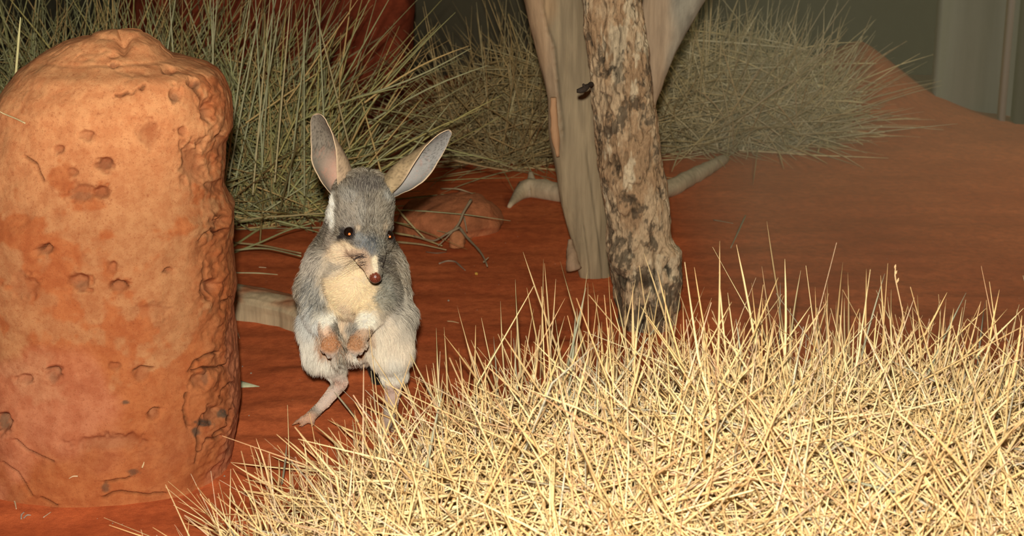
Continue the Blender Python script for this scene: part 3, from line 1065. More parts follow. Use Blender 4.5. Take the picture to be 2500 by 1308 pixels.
# ---- background tussocks
def tussock(name, label, centres, n, len_rng, cols, radius, spread_, parts, pcols, seed, droop=0.25, upright=1.0, group=None, rndm=0.55, tangle=0.35, th_=0.24, tr_=1.15):
    rg = np.random.default_rng(seed)
    c = np.array(centres, float)
    root = empty(name, (c[0, 0], c[0, 1], 0), label, 'grass tussock')
    i = rg.choice(len(c), n, p=c[:, 3] / c[:, 3].sum())
    rr = c[i, 2] * np.sqrt(rg.uniform(0, 1, n))
    th = rg.uniform(0, 6.283, n)
    bx, by = c[i, 0] + rr * np.cos(th), c[i, 1] + rr * np.sin(th) * 0.8
    bz = np.maximum(ground_z(bx, by) - 0.005, -0.01)
    out = np.stack([np.cos(th), np.sin(th), 0 * th], 1) * (rr / c[i, 2])[:, None]
    dr = out * spread_ + rg.normal(0, rndm, (n, 3)) + np.array([0, 0, upright])
    dr[:, 2] = np.abs(dr[:, 2]) + 0.08
    dr /= np.linalg.norm(dr, axis=1, keepdims=True)
    ln_ = rg.uniform(len_rng[0], len_rng[1], n) * c[i, 4]
    # a share of dead stems caught up in the tuft at every angle
    tg = np.arange(n) % 100 < tangle * 100
    q_ = rg.normal(0, 1, (n, 3)) * np.array([1, 1, 0.55])
    q_ /= np.linalg.norm(q_, axis=1, keepdims=True)
    dr = np.where(tg[:, None], q_, dr)
    ln_ = np.where(tg, rg.uniform(0.10, 0.30, n) * (0.6 + 0.4 * c[i, 4]), ln_)
    hh = th_ * rg.uniform(0, 1, n) * np.sqrt(np.clip(1 - 0.8 * (rr / c[i, 2]) ** 2, 0, 1)) * c[i, 4]
    bx = np.where(tg, c[i, 0] + (bx - c[i, 0]) * tr_ - q_[:, 0] * ln_ * 0.5, bx)
    by = np.where(tg, c[i, 1] + (by - c[i, 1]) * tr_ - q_[:, 1] * ln_ * 0.5, by)
    bz = np.where(tg, bz + hh - q_[:, 2] * ln_ * 0.3, bz)
    K = 6
    t = np.linspace(0, 1, K)[None, :, None]
    L = np.stack([bx, by, bz], 1)[:, None] + dr[:, None] * ln_[:, None, None] * t
    hor = dr.copy()
    hor[:, 2] = 0
    dro = droop * rg.uniform(0.2, 1.6, n)
    L = L + hor[:, None] * (ln_ * dro * 0.6)[:, None, None] * t ** 2
    L[:, :, 2] -= (ln_ * dro)[:, None] * (t[..., 0] ** 2) * 0.8
    gz_ = ground_z(L[:, :, 0], L[:, :, 1]) + 0.003
    L[:, :, 2] = np.maximum(L[:, :, 2], gz_)
    R = rg.uniform(0.6, 1.25, n)[:, None] * radius * np.array([1, 1, 0.95, 0.8, 0.6, 0.2])[None]
    ci = rg.choice(len(cols), n)
    cs = np.array(cols)[ci] * rg.uniform(0.7, 1.15, (n, 1))
    npt = parts
    V, F = tubes(L[npt:], R[npt:], 3)
    t6 = np.array([1.0, 1, 1, 1, 1, 1])
    col = np.repeat((cs[npt:, None] * t6[None, :, None]).reshape(-1, 3), 3, axis=0)
    so_ = mesh_obj('tangled_stems', V, F, M_GRASS, root, col=col)
    so_['kind'] = 'stuff'
    for k in range(npt):
        V, F = tubes(L[k:k + 1], R[k:k + 1] * 1.35, 4)
        mesh_obj('stem', V, F, M_GRASS, root, col=np.tile(cs[k:k + 1], (len(V), 1)))
    return root


GREEN = [(0.60, 0.52, 0.19), (0.48, 0.46, 0.19), (0.72, 0.50, 0.20), (0.52, 0.52, 0.24), (0.76, 0.52, 0.21), (0.36, 0.32, 0.14), (0.60, 0.58, 0.31)]
STRW = [(0.66, 0.46, 0.20), (0.56, 0.40, 0.18), (0.74, 0.52, 0.24), (0.46, 0.36, 0.18), (0.62, 0.50, 0.26)]



def gxy(px, py, dy=0):
    g = ground_at(px, py)
    return g[0], g[1] + dy


a_ = gxy(640, 540)
b_ = gxy(760, 520)
c_ = gxy(330, 500)
d_ = gxy(60, 480)
e2 = gxy(480, 480)
f2 = gxy(190, 470)
gt = tussock('green_tussock', 'tall green grey tussock of thin stems behind the big mound and the bilby',
             [(a_[0], a_[1] + 0.06, 0.15, 3.0, 0.85), (b_[0] - 0.03, b_[1] + 0.10, 0.12, 1.2, 0.55), (c_[0], c_[1], 0.22, 2.2, 1.0), (d_[0], d_[1], 0.2, 1.8, 1.0), (e2[0], e2[1], 0.2, 1.6, 1.1), (f2[0], f2[1], 0.2, 1.8, 1.1), (d_[0] - 0.18, d_[1], 0.2, 1.5, 1.1)],
             4200, (0.18, 0.60), GREEN, 0.0018, 0.20, 120, None, 11, 0.12, 0.95, rndm=0.62, tangle=0.42, th_=0.30, tr_=1.25)


def long_stem(root, p0, p1, Y0_, Y1_, r_, c_, sag=0.0):
    A, B = P(p0[0], p0[1], Y0_), P(p1[0], p1[1], Y1_)
    A[2] = max(A[2], 0.004)
    t = np.linspace(0, 1, 7)[:, None]
    L = A + (B - A) * t + np.array([0, 0, 1.0]) * sag * np.sin(t * math.pi)
    L[:, 2] = np.maximum(L[:, 2], ground_z(L[:, 0], L[:, 1]) + 0.003)
    V, F = tubes(L[None], (r_ * np.array([1, 1, 1, 0.9, 0.8, 0.6, 0.25]))[None], 4)
    mesh_obj('stem', V, F, M_GRASS, root, col=np.tile([c_], (len(V), 1)))


# tall pale stalks standing up out of the tussock, then the long arching stems reaching right
for x0, x1, nn in [(690, 683, 6), (655, 700, 4), (775, 772, 4), (560, 548, 4), (600, 622, 3), (720, 740, 3), (470, 450, 4), (505, 560, 3)]:
    for k in range((nn + 1) // 2):
        dx = random.gauss(0, 22)
        long_stem(gt, (x0 + dx + random.gauss(0, 50), 420 + random.uniform(-60, 60)), (x1 + dx, random.uniform(-60, 20)), 2.86 + random.uniform(-0.05, 0.1), 2.8 + random.uniform(-0.1, 0.1),
                  0.0018, random.choice([(0.62, 0.60, 0.34), (0.54, 0.54, 0.30), (0.70, 0.58, 0.30)]))
for p0, p1, sg in [((850, 330), (1112, 30), 0.012), ((800, 330), (1065, 62), 0.0), ((890, 250), (1145, 112), 0.012), ((930, 210), (1075, 60), 0.0), ((820, 420), (1010, 90), 0.01), ((860, 240), (1150, 118), -0.01),
                   ((780, 300), (960, -20), 0.0), ((760, 350), (910, -20), 0.01), ((830, 200), (860, -20), 0.0), ((700, 250), (880, -10), 0.0), ((900, 300), (1190, 160), 0.01), ((780, 420), (1160, 380), 0.012),
                   ((850, 280), (1080, 330), 0.0), ((880, 260), (1140, 300), 0.0), ((820, 380), (1060, 300), 0.0), ((900, 400), (1030, 240), 0.0), ((850, 460), (1000, 330), 0.005), ((760, 460), (1040, 200), 0.01),
                   ((700, 480), (960, 180), 0.01), ((660, 420), (830, 60), 0.0), ((720, 300), (1000, 210), 0.01), ((840, 430), (1010, 420), 0.0), ((980, 400), (1100, 250), 0.0), ((1010, 420), (1180, 270), 0.0),
                   ((930, 420), (870, 200), 0.0), ((780, 500), (640, 300), 0.0), ((820, 480), (700, 200), 0.0), ((560, 440), (790, 320), 0.01), ((640, 520), (860, 380), 0.0), ((600, 300), (800, 160), 0.0),
                   ((560, 520), (700, 360), 0.0), ((790, 520), (600, 380), 0.01), ((950, 330), (1240, 400), 0.0)]:
    long_stem(gt, p0, p1, 2.95 + random.uniform(-0.08, 0.12), 2.95 + random.uniform(-0.1, 0.15), random.uniform(0.0015, 0.0022), random.choice(GREEN), sg)
a_ = gxy(1230, 395, 0.05)
b_ = gxy(1310, 385, 0.1)
tussock('brown_tussock', 'dim brownish tussock between the bilby and the grey dead tree',
        [(a_[0], a_[1], 0.13, 2, 0.9), (b_[0], b_[1], 0.14, 2, 1.0)],
        1500, (0.12, 0.46), STRW, 0.0018, 0.35, 60, None, 12, 0.15, 0.85, rndm=0.65, tangle=0.45, th_=0.26, tr_=1.3)
a_ = gxy(1760, 375, 0.14)
b_ = gxy(1920, 350, 0.08)
c_ = gxy(1660, 385, 0.22)
tussock('straw_coloured_tussock', 'bushy straw coloured tussock on the sand right of the trunks',
        [(a_[0], a_[1], 0.17, 3, 0.9), (b_[0], b_[1], 0.12, 2, 0.75), (c_[0], c_[1], 0.14, 2, 0.9)],
        3600, (0.14, 0.50), [(0.98, 0.74, 0.34), (0.88, 0.66, 0.30), (1.0, 0.80, 0.42), (0.74, 0.58, 0.28), (0.95, 0.78, 0.42)], 0.0019, 0.50, 90, None, 13, 0.16, 0.95, rndm=0.70, tangle=0.55, th_=0.30, tr_=1.35)
#BEGIN_BILBY
# ------------------------------------------------------------------ the bilby
BY = 1.97
PXM = 0.000523


def smin(a, b, k):
    h = np.clip(0.5 + 0.5 * (b - a) / k, 0, 1)
    return b + (a - b) * h - k * h * (1 - h)


# (px, py, depth m, radius px) -> (px, py, depth, radius), blend px
prims = []


def cone(a_, b_, k=12):
    A = P(a_[0], a_[1], BY + a_[2])
    B = P(b_[0], b_[1], BY + b_[2])
    prims.append((A, B, a_[3] * PXM, b_[3] * PXM, k * PXM))


def ball(a_, k=12):
    cone(a_, a_, k)


# torso
cone((868, 815, 0.035, 62), (864, 750, 0.03, 92), 20)
cone((838, 668, 0.01, 98), (892, 668, 0.015, 100), 30)
cone((862, 720, 0.05, 104), (870, 800, 0.09, 92), 30)
cone((912, 735, 0.03, 92), (940, 800, 0.05, 62), 30)
cone((800, 740, 0.03, 68), (790, 790, 0.03, 58), 25)
ball((858, 690, -0.02, 78), 30)
# neck and head
cone((868, 610, 0.015, 92), (876, 540, 0.01, 76), 30)
cone((884, 505, -0.012, 74), (884, 545, -0.022, 72), 20)
ball((886, 482, 0.0, 66), 20)
ball((838, 588, -0.022, 42), 20)
ball((922, 588, -0.030, 36), 20)
cone((890, 580, -0.045, 54), (903, 620, -0.078, 34), 16)
cone((903, 620, -0.078, 33), (913, 660, -0.103, 19), 10)
cone((913, 660, -0.103, 18), (916, 676, -0.110, 15), 6)
cone((905, 625, -0.055, 30), (915, 672, -0.100, 12), 12)
# hind legs
cone((782, 800, -0.005, 50), (792, 862, -0.005, 46), 25)
cone((792, 862, -0.005, 43), (816, 900, 0.005, 22), 16)
cone((816, 900, 0.005, 22), (829, 932, 0.018, 18), 10)
cone((830, 936, 0.018, 18), (793, 982, 0.006, 13), 6)
cone((793, 982, 0.006, 13), (757, 1018, -0.004, 13), 6)
for tx_, ty_, r_ in ((722, 1031, 5.5), (736, 1037, 6), (764, 1036, 4.5)):
    cone((757, 1018, -0.004, 10), ((757 + tx_) / 2, (1017 + ty_) / 2 - 1, -0.008, 7.5), 5)
    cone(((757 + tx_) / 2, (1017 + ty_) / 2 - 1, -0.008, 7), (tx_, ty_, -0.008, r_ * 0.75), 3)
cone((945, 775, -0.012, 66), (953, 850, -0.016, 48), 25)
cone((953, 850, -0.014, 46), (960, 910, 0.0, 27), 20)
cone((962, 915, 0.0, 30), (960, 950, 0.012, 19), 12)
cone((960, 950, 0.012, 19), (954, 1000, 0.004, 15), 8)
cone((954, 1000, 0.004, 15), (945, 1036, -0.012, 14), 8)
for tx_, ty_ in ((930, 1055), (944, 1060), (962, 1052)):
    cone((946, 1034, -0.012, 9), (tx_, ty_, -0.03, 5), 4)
# fore legs
cone((768, 705, -0.01, 44), (782, 765, -0.042, 31), 20)
cone((782, 765, -0.042, 30), (801, 806, -0.072, 22), 8)
cone((801, 806, -0.072, 21), (806, 838, -0.080, 20), 6)
cone((938, 715, -0.02, 46), (905, 768, -0.052, 31), 20)
cone((905, 768, -0.052, 30), (884, 806, -0.075, 22), 8)
cone((884, 806, -0.075, 21), (871, 836, -0.082, 20), 6)
for x0, y0, x1, y1, x2, y2, r_ in [(797, 846, 798, 858, 803, 869, 6), (806, 850, 811, 864, 817, 877, 6.5), (815, 846, 823, 858, 827, 870, 6), (792, 838, 786, 850, 790, 859, 4.5), (821, 832, 829, 842, 831, 852, 4.5),
                                   (864, 848, 858, 855, 855, 862, 6), (873, 850, 870, 858, 867, 866, 6.5), (883, 845, 883, 853, 880, 861, 6), (859, 836, 852, 842, 850, 850, 4.5), (890, 834, 895, 843, 893, 850, 4.5)]:
    cone((x0, y0, -0.084, r_ + 1.5), (x1, y1, -0.092, r_), 2.5)
    cone((x1, y1, -0.092, r_), (x2, y2 + 2, -0.087, r_ * 0.75), 2)
# tail, dropping to the sand behind the feet
tailp = [(885, 830, 0.09, 16), (905, 880, 0.12, 12), (922, 925, 0.15, 10), (950, 948, 0.17, 9), (975, 950, 0.19, 7), (990, 945, 0.24, 5)]
for a_, b_ in zip(tailp[:-1], tailp[1:]):
    cone(a_, b_, 8)

hstep = 0.0017
lo = np.min([np.minimum(p_[0] - p_[2], p_[1] - p_[3]) for p_ in prims], axis=0) - 0.008
hi_ = np.max([np.maximum(p_[0] + p_[2], p_[1] + p_[3]) for p_ in prims], axis=0) + 0.008
dims = np.ceil((hi_ - lo) / hstep).astype(int) + 1
SDF = np.full(dims, 0.02, dtype=np.float32)
for A, B, ra, rb, k in prims:
    l_ = np.minimum(A - ra, B - rb) - max(k, 0.004) - 0.006
    h_ = np.maximum(A + ra, B + rb) + max(k, 0.004) + 0.006
    i0 = np.clip(np.floor((l_ - lo) / hstep).astype(int), 0, dims)
    i1 = np.clip(np.ceil((h_ - lo) / hstep).astype(int) + 1, 0, dims)
    gx_, gy_, gz2 = [lo[q_] + hstep * np.arange(i0[q_], i1[q_], dtype=np.float32) for q_ in range(3)]
    pa = [gx_[:, None, None] - A[0], gy_[None, :, None] - A[1], gz2[None, None, :] - A[2]]
    ba = B - A
    bb = float(ba @ ba)
    if bb < 1e-12:
        h2 = 0.0
        dist = np.sqrt(pa[0] ** 2 + pa[1] ** 2 + pa[2] ** 2) - ra
    else:
        h2 = np.clip((pa[0] * ba[0] + pa[1] * ba[1] + pa[2] * ba[2]) / bb, 0, 1)
        dist = np.sqrt((pa[0] - ba[0] * h2) ** 2 + (pa[1] - ba[1] * h2) ** 2 + (pa[2] - ba[2] * h2) ** 2) - (ra + (rb - ra) * h2)
    sl = tuple(slice(i0[q_], i1[q_]) for q_ in range(3))
    SDF[sl] = smin(SDF[sl], dist.astype(np.float32), k)


def surface_nets(F, org, h):
    s = F < 0
    nx, ny, nz = F.shape
    acc = np.zeros((nx - 1, ny - 1, nz - 1, 3), dtype=np.float32)
    cnt_ = np.zeros((nx - 1, ny - 1, nz - 1), dtype=np.float32)
    quads = []
    for ax in range(3):
        a = [slice(None)] * 3
        b_ = [slice(None)] * 3
        a[ax] = slice(0, -1)
        b_[ax] = slice(1, None)
        cr = s[tuple(a)] != s[tuple(b_)]
        idx = np.argwhere(cr)
        fa = F[tuple(a)][cr]
        fb = F[tuple(b_)][cr]
        t_ = fa / (fa - fb)
        pos = idx.astype(np.float32)
        pos[:, ax] += t_
        u_, v_ = (ax + 1) % 3, (ax + 2) % 3
        ok = (idx[:, u_] > 0) & (idx[:, v_] > 0) & (idx[:, u_] < F.shape[u_] - 1) & (idx[:, v_] < F.shape[v_] - 1)
        idx, pos, fa = idx[ok], pos[ok], fa[ok]
        cells = []
        for du, dv in ((0, 0), (-1, 0), (-1, -1), (0, -1)):
            c_ = idx.copy()
            c_[:, u_] += du
            c_[:, v_] += dv
            np.add.at(acc, (c_[:, 0], c_[:, 1], c_[:, 2]), pos)
            np.add.at(cnt_, (c_[:, 0], c_[:, 1], c_[:, 2]), 1)
            cells.append(c_)
        quads.append((cells, fa < 0))
    used = cnt_ > 0
    ids = np.full(cnt_.shape, -1, dtype=np.int64)
    ids[used] = np.arange(used.sum())
    Vv = acc[used] / cnt_[used][:, None] * h + org
    Fq = []
    for cells, neg in quads:
        q_ = np.stack([ids[c_[:, 0], c_[:, 1], c_[:, 2]] for c_ in cells], 1)
        q_[~neg] = q_[~neg][:, ::-1]
        Fq.append(q_)
    return Vv, np.concatenate(Fq)


BV, BF = surface_nets(SDF, lo, hstep)


def sdf_grad(p):
    g = (p - lo) / hstep
    i = np.clip(np.floor(g).astype(int), 1, dims - 3)
    f = g - i

    def samp(ii):
        r = 0
        for dx in (0, 1):
            for dy in (0, 1):
                for dz in (0, 1):
                    w = (f[:, 0] if dx else 1 - f[:, 0]) * (f[:, 1] if dy else 1 - f[:, 1]) * (f[:, 2] if dz else 1 - f[:, 2])
                    r = r + w * SDF[ii[:, 0] + dx, ii[:, 1] + dy, ii[:, 2] + dz]
        return r
    v = samp(i)
    e = np.eye(3, dtype=int)
    g3 = np.stack([samp(i + e[k]) - samp(i - e[k]) for k in range(3)], 1)
    g3 /= np.linalg.norm(g3, axis=1, keepdims=True) + 1e-9
    return v, g3


for _ in range(2):
    v_, g_ = sdf_grad(BV)
    BV = BV - g_ * v_[:, None]
_, BN = sdf_grad(BV)
# keep the soles on the sand
gz_ = ground_z(BV[:, 0], BV[:, 1])
BV[:, 2] = np.maximum(BV[:, 2], gz_ + 0.0006)

# ---- coat pattern, named by where it lies on the animal
GREY = np.array([0.27, 0.225, 0.17])
coat = [
    (855, 640, 60, 50, (0.86, 0.66, 0.44), 1), (850, 705, 66, 78, (0.92, 0.72, 0.47), 1), (905, 735, 40, 50, (0.84, 0.66, 0.42), 0.9),
    (800, 640, 45, 40, (0.62, 0.55, 0.46), 0.8), (765, 650, 22, 40, (0.50, 0.45, 0.40), 0.7),
    (845, 780, 20, 40, (0.88, 0.68, 0.50), 0.8), (862, 800, 18, 24, (0.42, 0.40, 0.36), 0.8), (866, 862, 34, 34, (0.80, 0.76, 0.68), 1),
    (768, 722, 30, 52, (0.30, 0.30, 0.29), 0.85), (938, 718, 26, 44, (0.33, 0.33, 0.28), 0.8),
    (768, 830, 44, 60, (0.74, 0.71, 0.64), 1), (800, 895, 36, 36, (0.74, 0.70, 0.62), 1), (758, 780, 22, 40, (0.56, 0.58, 0.58), 0.7),
    (955, 830, 52, 80, (0.76, 0.66, 0.54), 1), (950, 900, 42, 42, (0.78, 0.74, 0.66), 1), (985, 760, 30, 60, (0.44, 0.42, 0.38), 0.5), (915, 860, 30, 60, (0.78, 0.70, 0.58), 0.9),
    # throat, cheeks and neck stripe
    (835, 620, 36, 26, (0.85, 0.68, 0.48), 0.9), (812, 520, 11, 52, (0.92, 0.90, 0.82), 1), (806, 590, 14, 30, (0.55, 0.46, 0.38), 0.7), (835, 612, 26, 10, (0.88, 0.70, 0.50), 0.9),
    # face
    (855, 525, 32, 46, (0.42, 0.37, 0.31), 0.9), (905, 520, 20, 60, (0.27, 0.235, 0.19), 0.8), (884, 515, 10, 46, (0.50, 0.47, 0.42), 0.5), (935, 520, 22, 60, (0.38, 0.33, 0.26), 0.7),
    (895, 452, 44, 22, (0.17, 0.15, 0.14), 0.8), (950, 478, 16, 18, (0.50, 0.50, 0.47), 0.8), (850, 478, 22, 20, (0.52, 0.50, 0.46), 0.7), (960, 530, 10, 50, (0.20, 0.17, 0.14), 0.7),
    (872, 560, 8, 12, (0.80, 0.62, 0.44), 0.8), (938, 560, 7, 14, (0.60, 0.46, 0.32), 0.7),
    (905, 600, 24, 26, (0.17, 0.185, 0.20), 0.9), (880, 590, 20, 18, (0.36, 0.38, 0.40), 0.8), (932, 610, 12, 26, (0.22, 0.22, 0.20), 0.8),
    (870, 622, 30, 12, (0.72, 0.50, 0.36), 0.8), (890, 640, 16, 22, (0.62, 0.42, 0.28), 0.8), (938, 640, 14, 30, (0.30, 0.26, 0.20), 0.8),
    (916, 645, 8, 22, (0.90, 0.76, 0.56), 1), (898, 655, 8, 18, (0.80, 0.58, 0.42), 0.8),
    (853, 569, 16, 15, (0.05, 0.04, 0.04), 1), (840, 583, 17, 8, (0.05, 0.04, 0.04), 1), (853, 569, 19, 18, (0.05, 0.04, 0.04), 0.8), (866, 592, 18, 6, (0.22, 0.20, 0.19), 0.6), (955, 578, 12, 20, (0.07, 0.06, 0.055), 0.95),
    # arms and hands
    (799, 780, 24, 26, (0.88, 0.84, 0.74), 1), (895, 782, 26, 24, (0.88, 0.82, 0.70), 1), (803, 838, 27, 28, (0.52, 0.24, 0.11), 1), (868, 838, 27, 26, (0.54, 0.27, 0.13), 1),
    (780, 810, 8, 30, (0.45, 0.27, 0.17), 0.8), (905, 820, 14, 22, (0.50, 0.30, 0.18), 0.7), (800, 808, 14, 14, (0.80, 0.50, 0.32), 0.6), (885, 812, 14, 14, (0.78, 0.50, 0.32), 0.6),
    # bare lower legs and feet
    (832, 930, 20, 28, (0.62, 0.42, 0.34), 1), (800, 975, 36, 36, (0.70, 0.55, 0.46), 1), (745, 1025, 34, 22, (0.60, 0.36, 0.24), 1), (722, 1034, 12, 10, (0.42, 0.19, 0.10), 1),
    (825, 912, 22, 10, (0.60, 0.54, 0.48), 0.6), (958, 965, 24, 32, (0.68, 0.50, 0.42), 1), (950, 1030, 24, 40, (0.60, 0.45, 0.36), 1),
]


def coat_colour(V, Nn):
    px, py = proj(V)
    c = np.tile(GREY, (len(V), 1))
    facing = sstep(0.35, -0.15, Nn[:, 1])
    wob = 6 * vnoise(V * 90)
    for (x0, y0, rx, ry, cc_, k) in coat:
        e = np.hypot((px + wob - x0) / rx, (py + wob - y0) / ry)
        w = (k * facing * sstep(1.35, 0.6, e))[:, None]
        c = c * (1 - w) + np.array(cc_) * w
    # tail: black with a white brush

    tl = sstep(0.075, 0.095, V[:, 1] - BY) * sstep(0.085, 0.07, V[:, 2])
    c = c * (1 - tl[:, None]) + np.array([0.02, 0.018, 0.016]) * tl[:, None]
    tw_ = sstep(0.185, 0.20, V[:, 1] - BY) * tl
    c = c * (1 - tw_[:, None]) + np.array([0.8, 0.78, 0.7]) * tw_[:, None]
    return c


def ear(base, tip, side, inner, pink, outer, openang=40, wk=1.0, tk=1.0):
    """rolled leaf-shaped ear as a closed sheet. side=-1 opens to the viewer's left, +1 to the right"""
    B = P(base[0], base[1], BY + base[2])
    T = P(tip[0], tip[1], BY + tip[2])
    a = (T - B) / np.linalg.norm(T - B)
    f = np.array([0, -1.0, 0])
    f = f - a * (f @ a)
    f /= np.linalg.norm(f)
    s_ = np.cross(f, a)
    if s_[0] * 1.0 + s_[2] * (0.0) < 0:
        s_ = -s_
    opn = f * math.cos(math.radians(openang)) + side * s_ * math.sin(math.radians(openang))
    back = -opn
    sd = np.cross(a, back)
    nt2, nu = 70, 44
    t = np.concatenate([np.linspace(-0.10, 0.9, 52, endpoint=False), 1 - (np.linspace(math.sqrt(0.1), 0, 18)) ** 2])
    Wd = np.interp(t, [-0.1, 0.0, 0.12, 0.3, 0.5, 0.68, 0.82, 0.92, 0.975, 0.995, 1.0], [44, 60, 72, 84, 88, 80, 65, 48 * tk, 33 * tk, 17 * tk, 5 * tk]) * PXM * wk
    for _ in range(2):
        Wd[1:-1] = 0.25 * Wd[:-2] + 0.5 * Wd[1:-1] + 0.25 * Wd[2:]
    Aa = np.radians(np.interp(t, [-0.1, 0, 0.15, 0.35, 0.6, 0.8, 1.0], [325, 318, 292, 240, 165, 105, 60]))
    r = Wd / (2 * np.sin(np.minimum(Aa / 2, math.pi / 2)))
    u = np.linspace(-1, 1, nu)
    ph = Aa[:, None] / 2 * u[None]
    lenB = np.linalg.norm(T - B)
    C = B + a[None] * (lenB * t)[:, None] - f[None] * (0.012 * np.sin(np.clip(t, 0, 1) * math.pi))[:, None] * 0.6
    cm = np.sin(Aa / 2) / (Aa / 2)
    pos = C[:, None] + r[:, None, None] * ((np.cos(ph) - cm[:, None])[..., None] * back + np.sin(ph)[..., None] * sd)
    nrm_ = np.cos(ph)[..., None] * back + np.sin(ph)[..., None] * sd
    pos = pos + nrm_ * (0.0009 * fbm(pos, 55, 3))[..., None]
    th = 0.0005 + 0.0012 * (1 - np.clip(t, 0, 1))[:, None, None] * (1 - np.abs(u)[None, :, None] ** 4)
    out_, inn = pos + nrm_ * th, pos - nrm_ * th
    V = np.concatenate([out_.reshape(-1, 3), inn.reshape(-1, 3)])
    n = nt2 * nu
    Fg = grid_faces(nt2, nu, False)
    ed = []
    r_ = np.arange(nt2 - 1)
    for c_ in (0, nu - 1):
        q_ = np.stack([r_ * nu + c_, (r_ + 1) * nu + c_, (r_ + 1) * nu + c_ + n, r_ * nu + c_ + n], 1)
        ed.append(q_ if c_ == 0 else q_[:, ::-1])
    c_ = np.arange(nu - 1)
    for rr_ in (0, nt2 - 1):
        q_ = np.stack([rr_ * nu + c_, rr_ * nu + c_ + 1, rr_ * nu + c_ + 1 + n, rr_ * nu + c_ + n], 1)
        ed.append(q_ if rr_ else q_[:, ::-1])
    Fall = np.concatenate([Fg, Fg[:, ::-1] + n] + ed)
    tt_ = np.broadcast_to(t[:, None], (nt2, nu))[..., None]
    uu_ = np.broadcast_to(np.abs(u)[None], (nt2, nu))[..., None]
    freck = sstep(0.1, 0.6, fbm(pos, 1100, 2))[..., None]
    co = np.array(outer) * (0.9 + 0.2 * fbm(pos + 1, 120, 2))[..., None]
    co = co * (1 - 0.35 * freck)
    ci = np.array(inner) * (1 - 0.5 * freck * sstep(0.3, 0.6, tt_))
    pk = sstep(0.58, 0.12, tt_) * sstep(0.95, 0.2, uu_)
    ci = ci * (1 - pk) + np.array(pink) * pk
    vein = sstep(0.12, 0.0, np.abs(fbm(pos * np.array([1, 1, 0.6]), 120, 2)))[..., None] * sstep(0.75, 0.4, tt_)
    ci = ci * (1 - 0.25 * vein) + np.array([0.65, 0.25, 0.16]) * 0.25 * vein
    rim = sstep(0.94, 0.985, uu_) + sstep(0.975, 0.995, tt_)
    rim = np.clip(rim, 0, 1) * sstep(0.05, 0.25, tt_)
    rc = np.array([0.74, 0.54, 0.34])
    ci = ci * (1 - rim) + rc * rim
    co = co * (1 - rim) + rc * rim
    return V, Fall, np.concatenate([co.reshape(-1, 3), ci.reshape(-1, 3)])


E1 = ear((842, 466, 0.004), (774, 277, -0.004), -1, (0.25, 0.215, 0.165), (0.60, 0.34, 0.24), (0.50, 0.35, 0.22), 36, 0.98, 1.08)
E2 = ear((950, 456, 0.004), (1099, 317, 0.004), 1, (0.32, 0.305, 0.28), (0.42, 0.38, 0.35), (0.46, 0.33, 0.18), 46, 0.90, 0.85)
bcol = coat_colour(BV, BN) * 0.85
nV = len(BV)
px, py = proj(BV)
nose_m = (np.hypot((px - 916) / 15.5, (py - 682) / 18) < 1.0) & (BV[:, 1] < BY - 0.09)
face_nose = nose_m[BF].sum(1) >= 3
V = np.concatenate([BV, E1[0], E2[0]])
F = np.concatenate([BF, E1[1] + nV, E2[1] + nV + len(E1[0])])
midx = np.concatenate([face_nose.astype(int), np.zeros(len(E1[1]) + len(E2[1]), int)])
col = np.concatenate([bcol, E1[2], E2[2]])
b0 = ground_at(850, 1030)
bil = empty('bilby', (b0[0], BY, 0.0), 'grey and cream long eared bilby standing upright on its hind feet with forepaws hanging', 'bilby')
body = mesh_obj('body', V, F, None, bil, col=col, mats=[M_SKIN, M_NOSE], midx=midx)

BBVH = BVHTree.FromPolygons(BV.tolist(), BF.tolist())


def on_body(px_, py_):
    dv = Vector(ray(px_, py_)).normalized()
    h_ = BBVH.ray_cast(Vector((0, 0, CAM_H)), dv)
    return h_[0], h_[1], dv


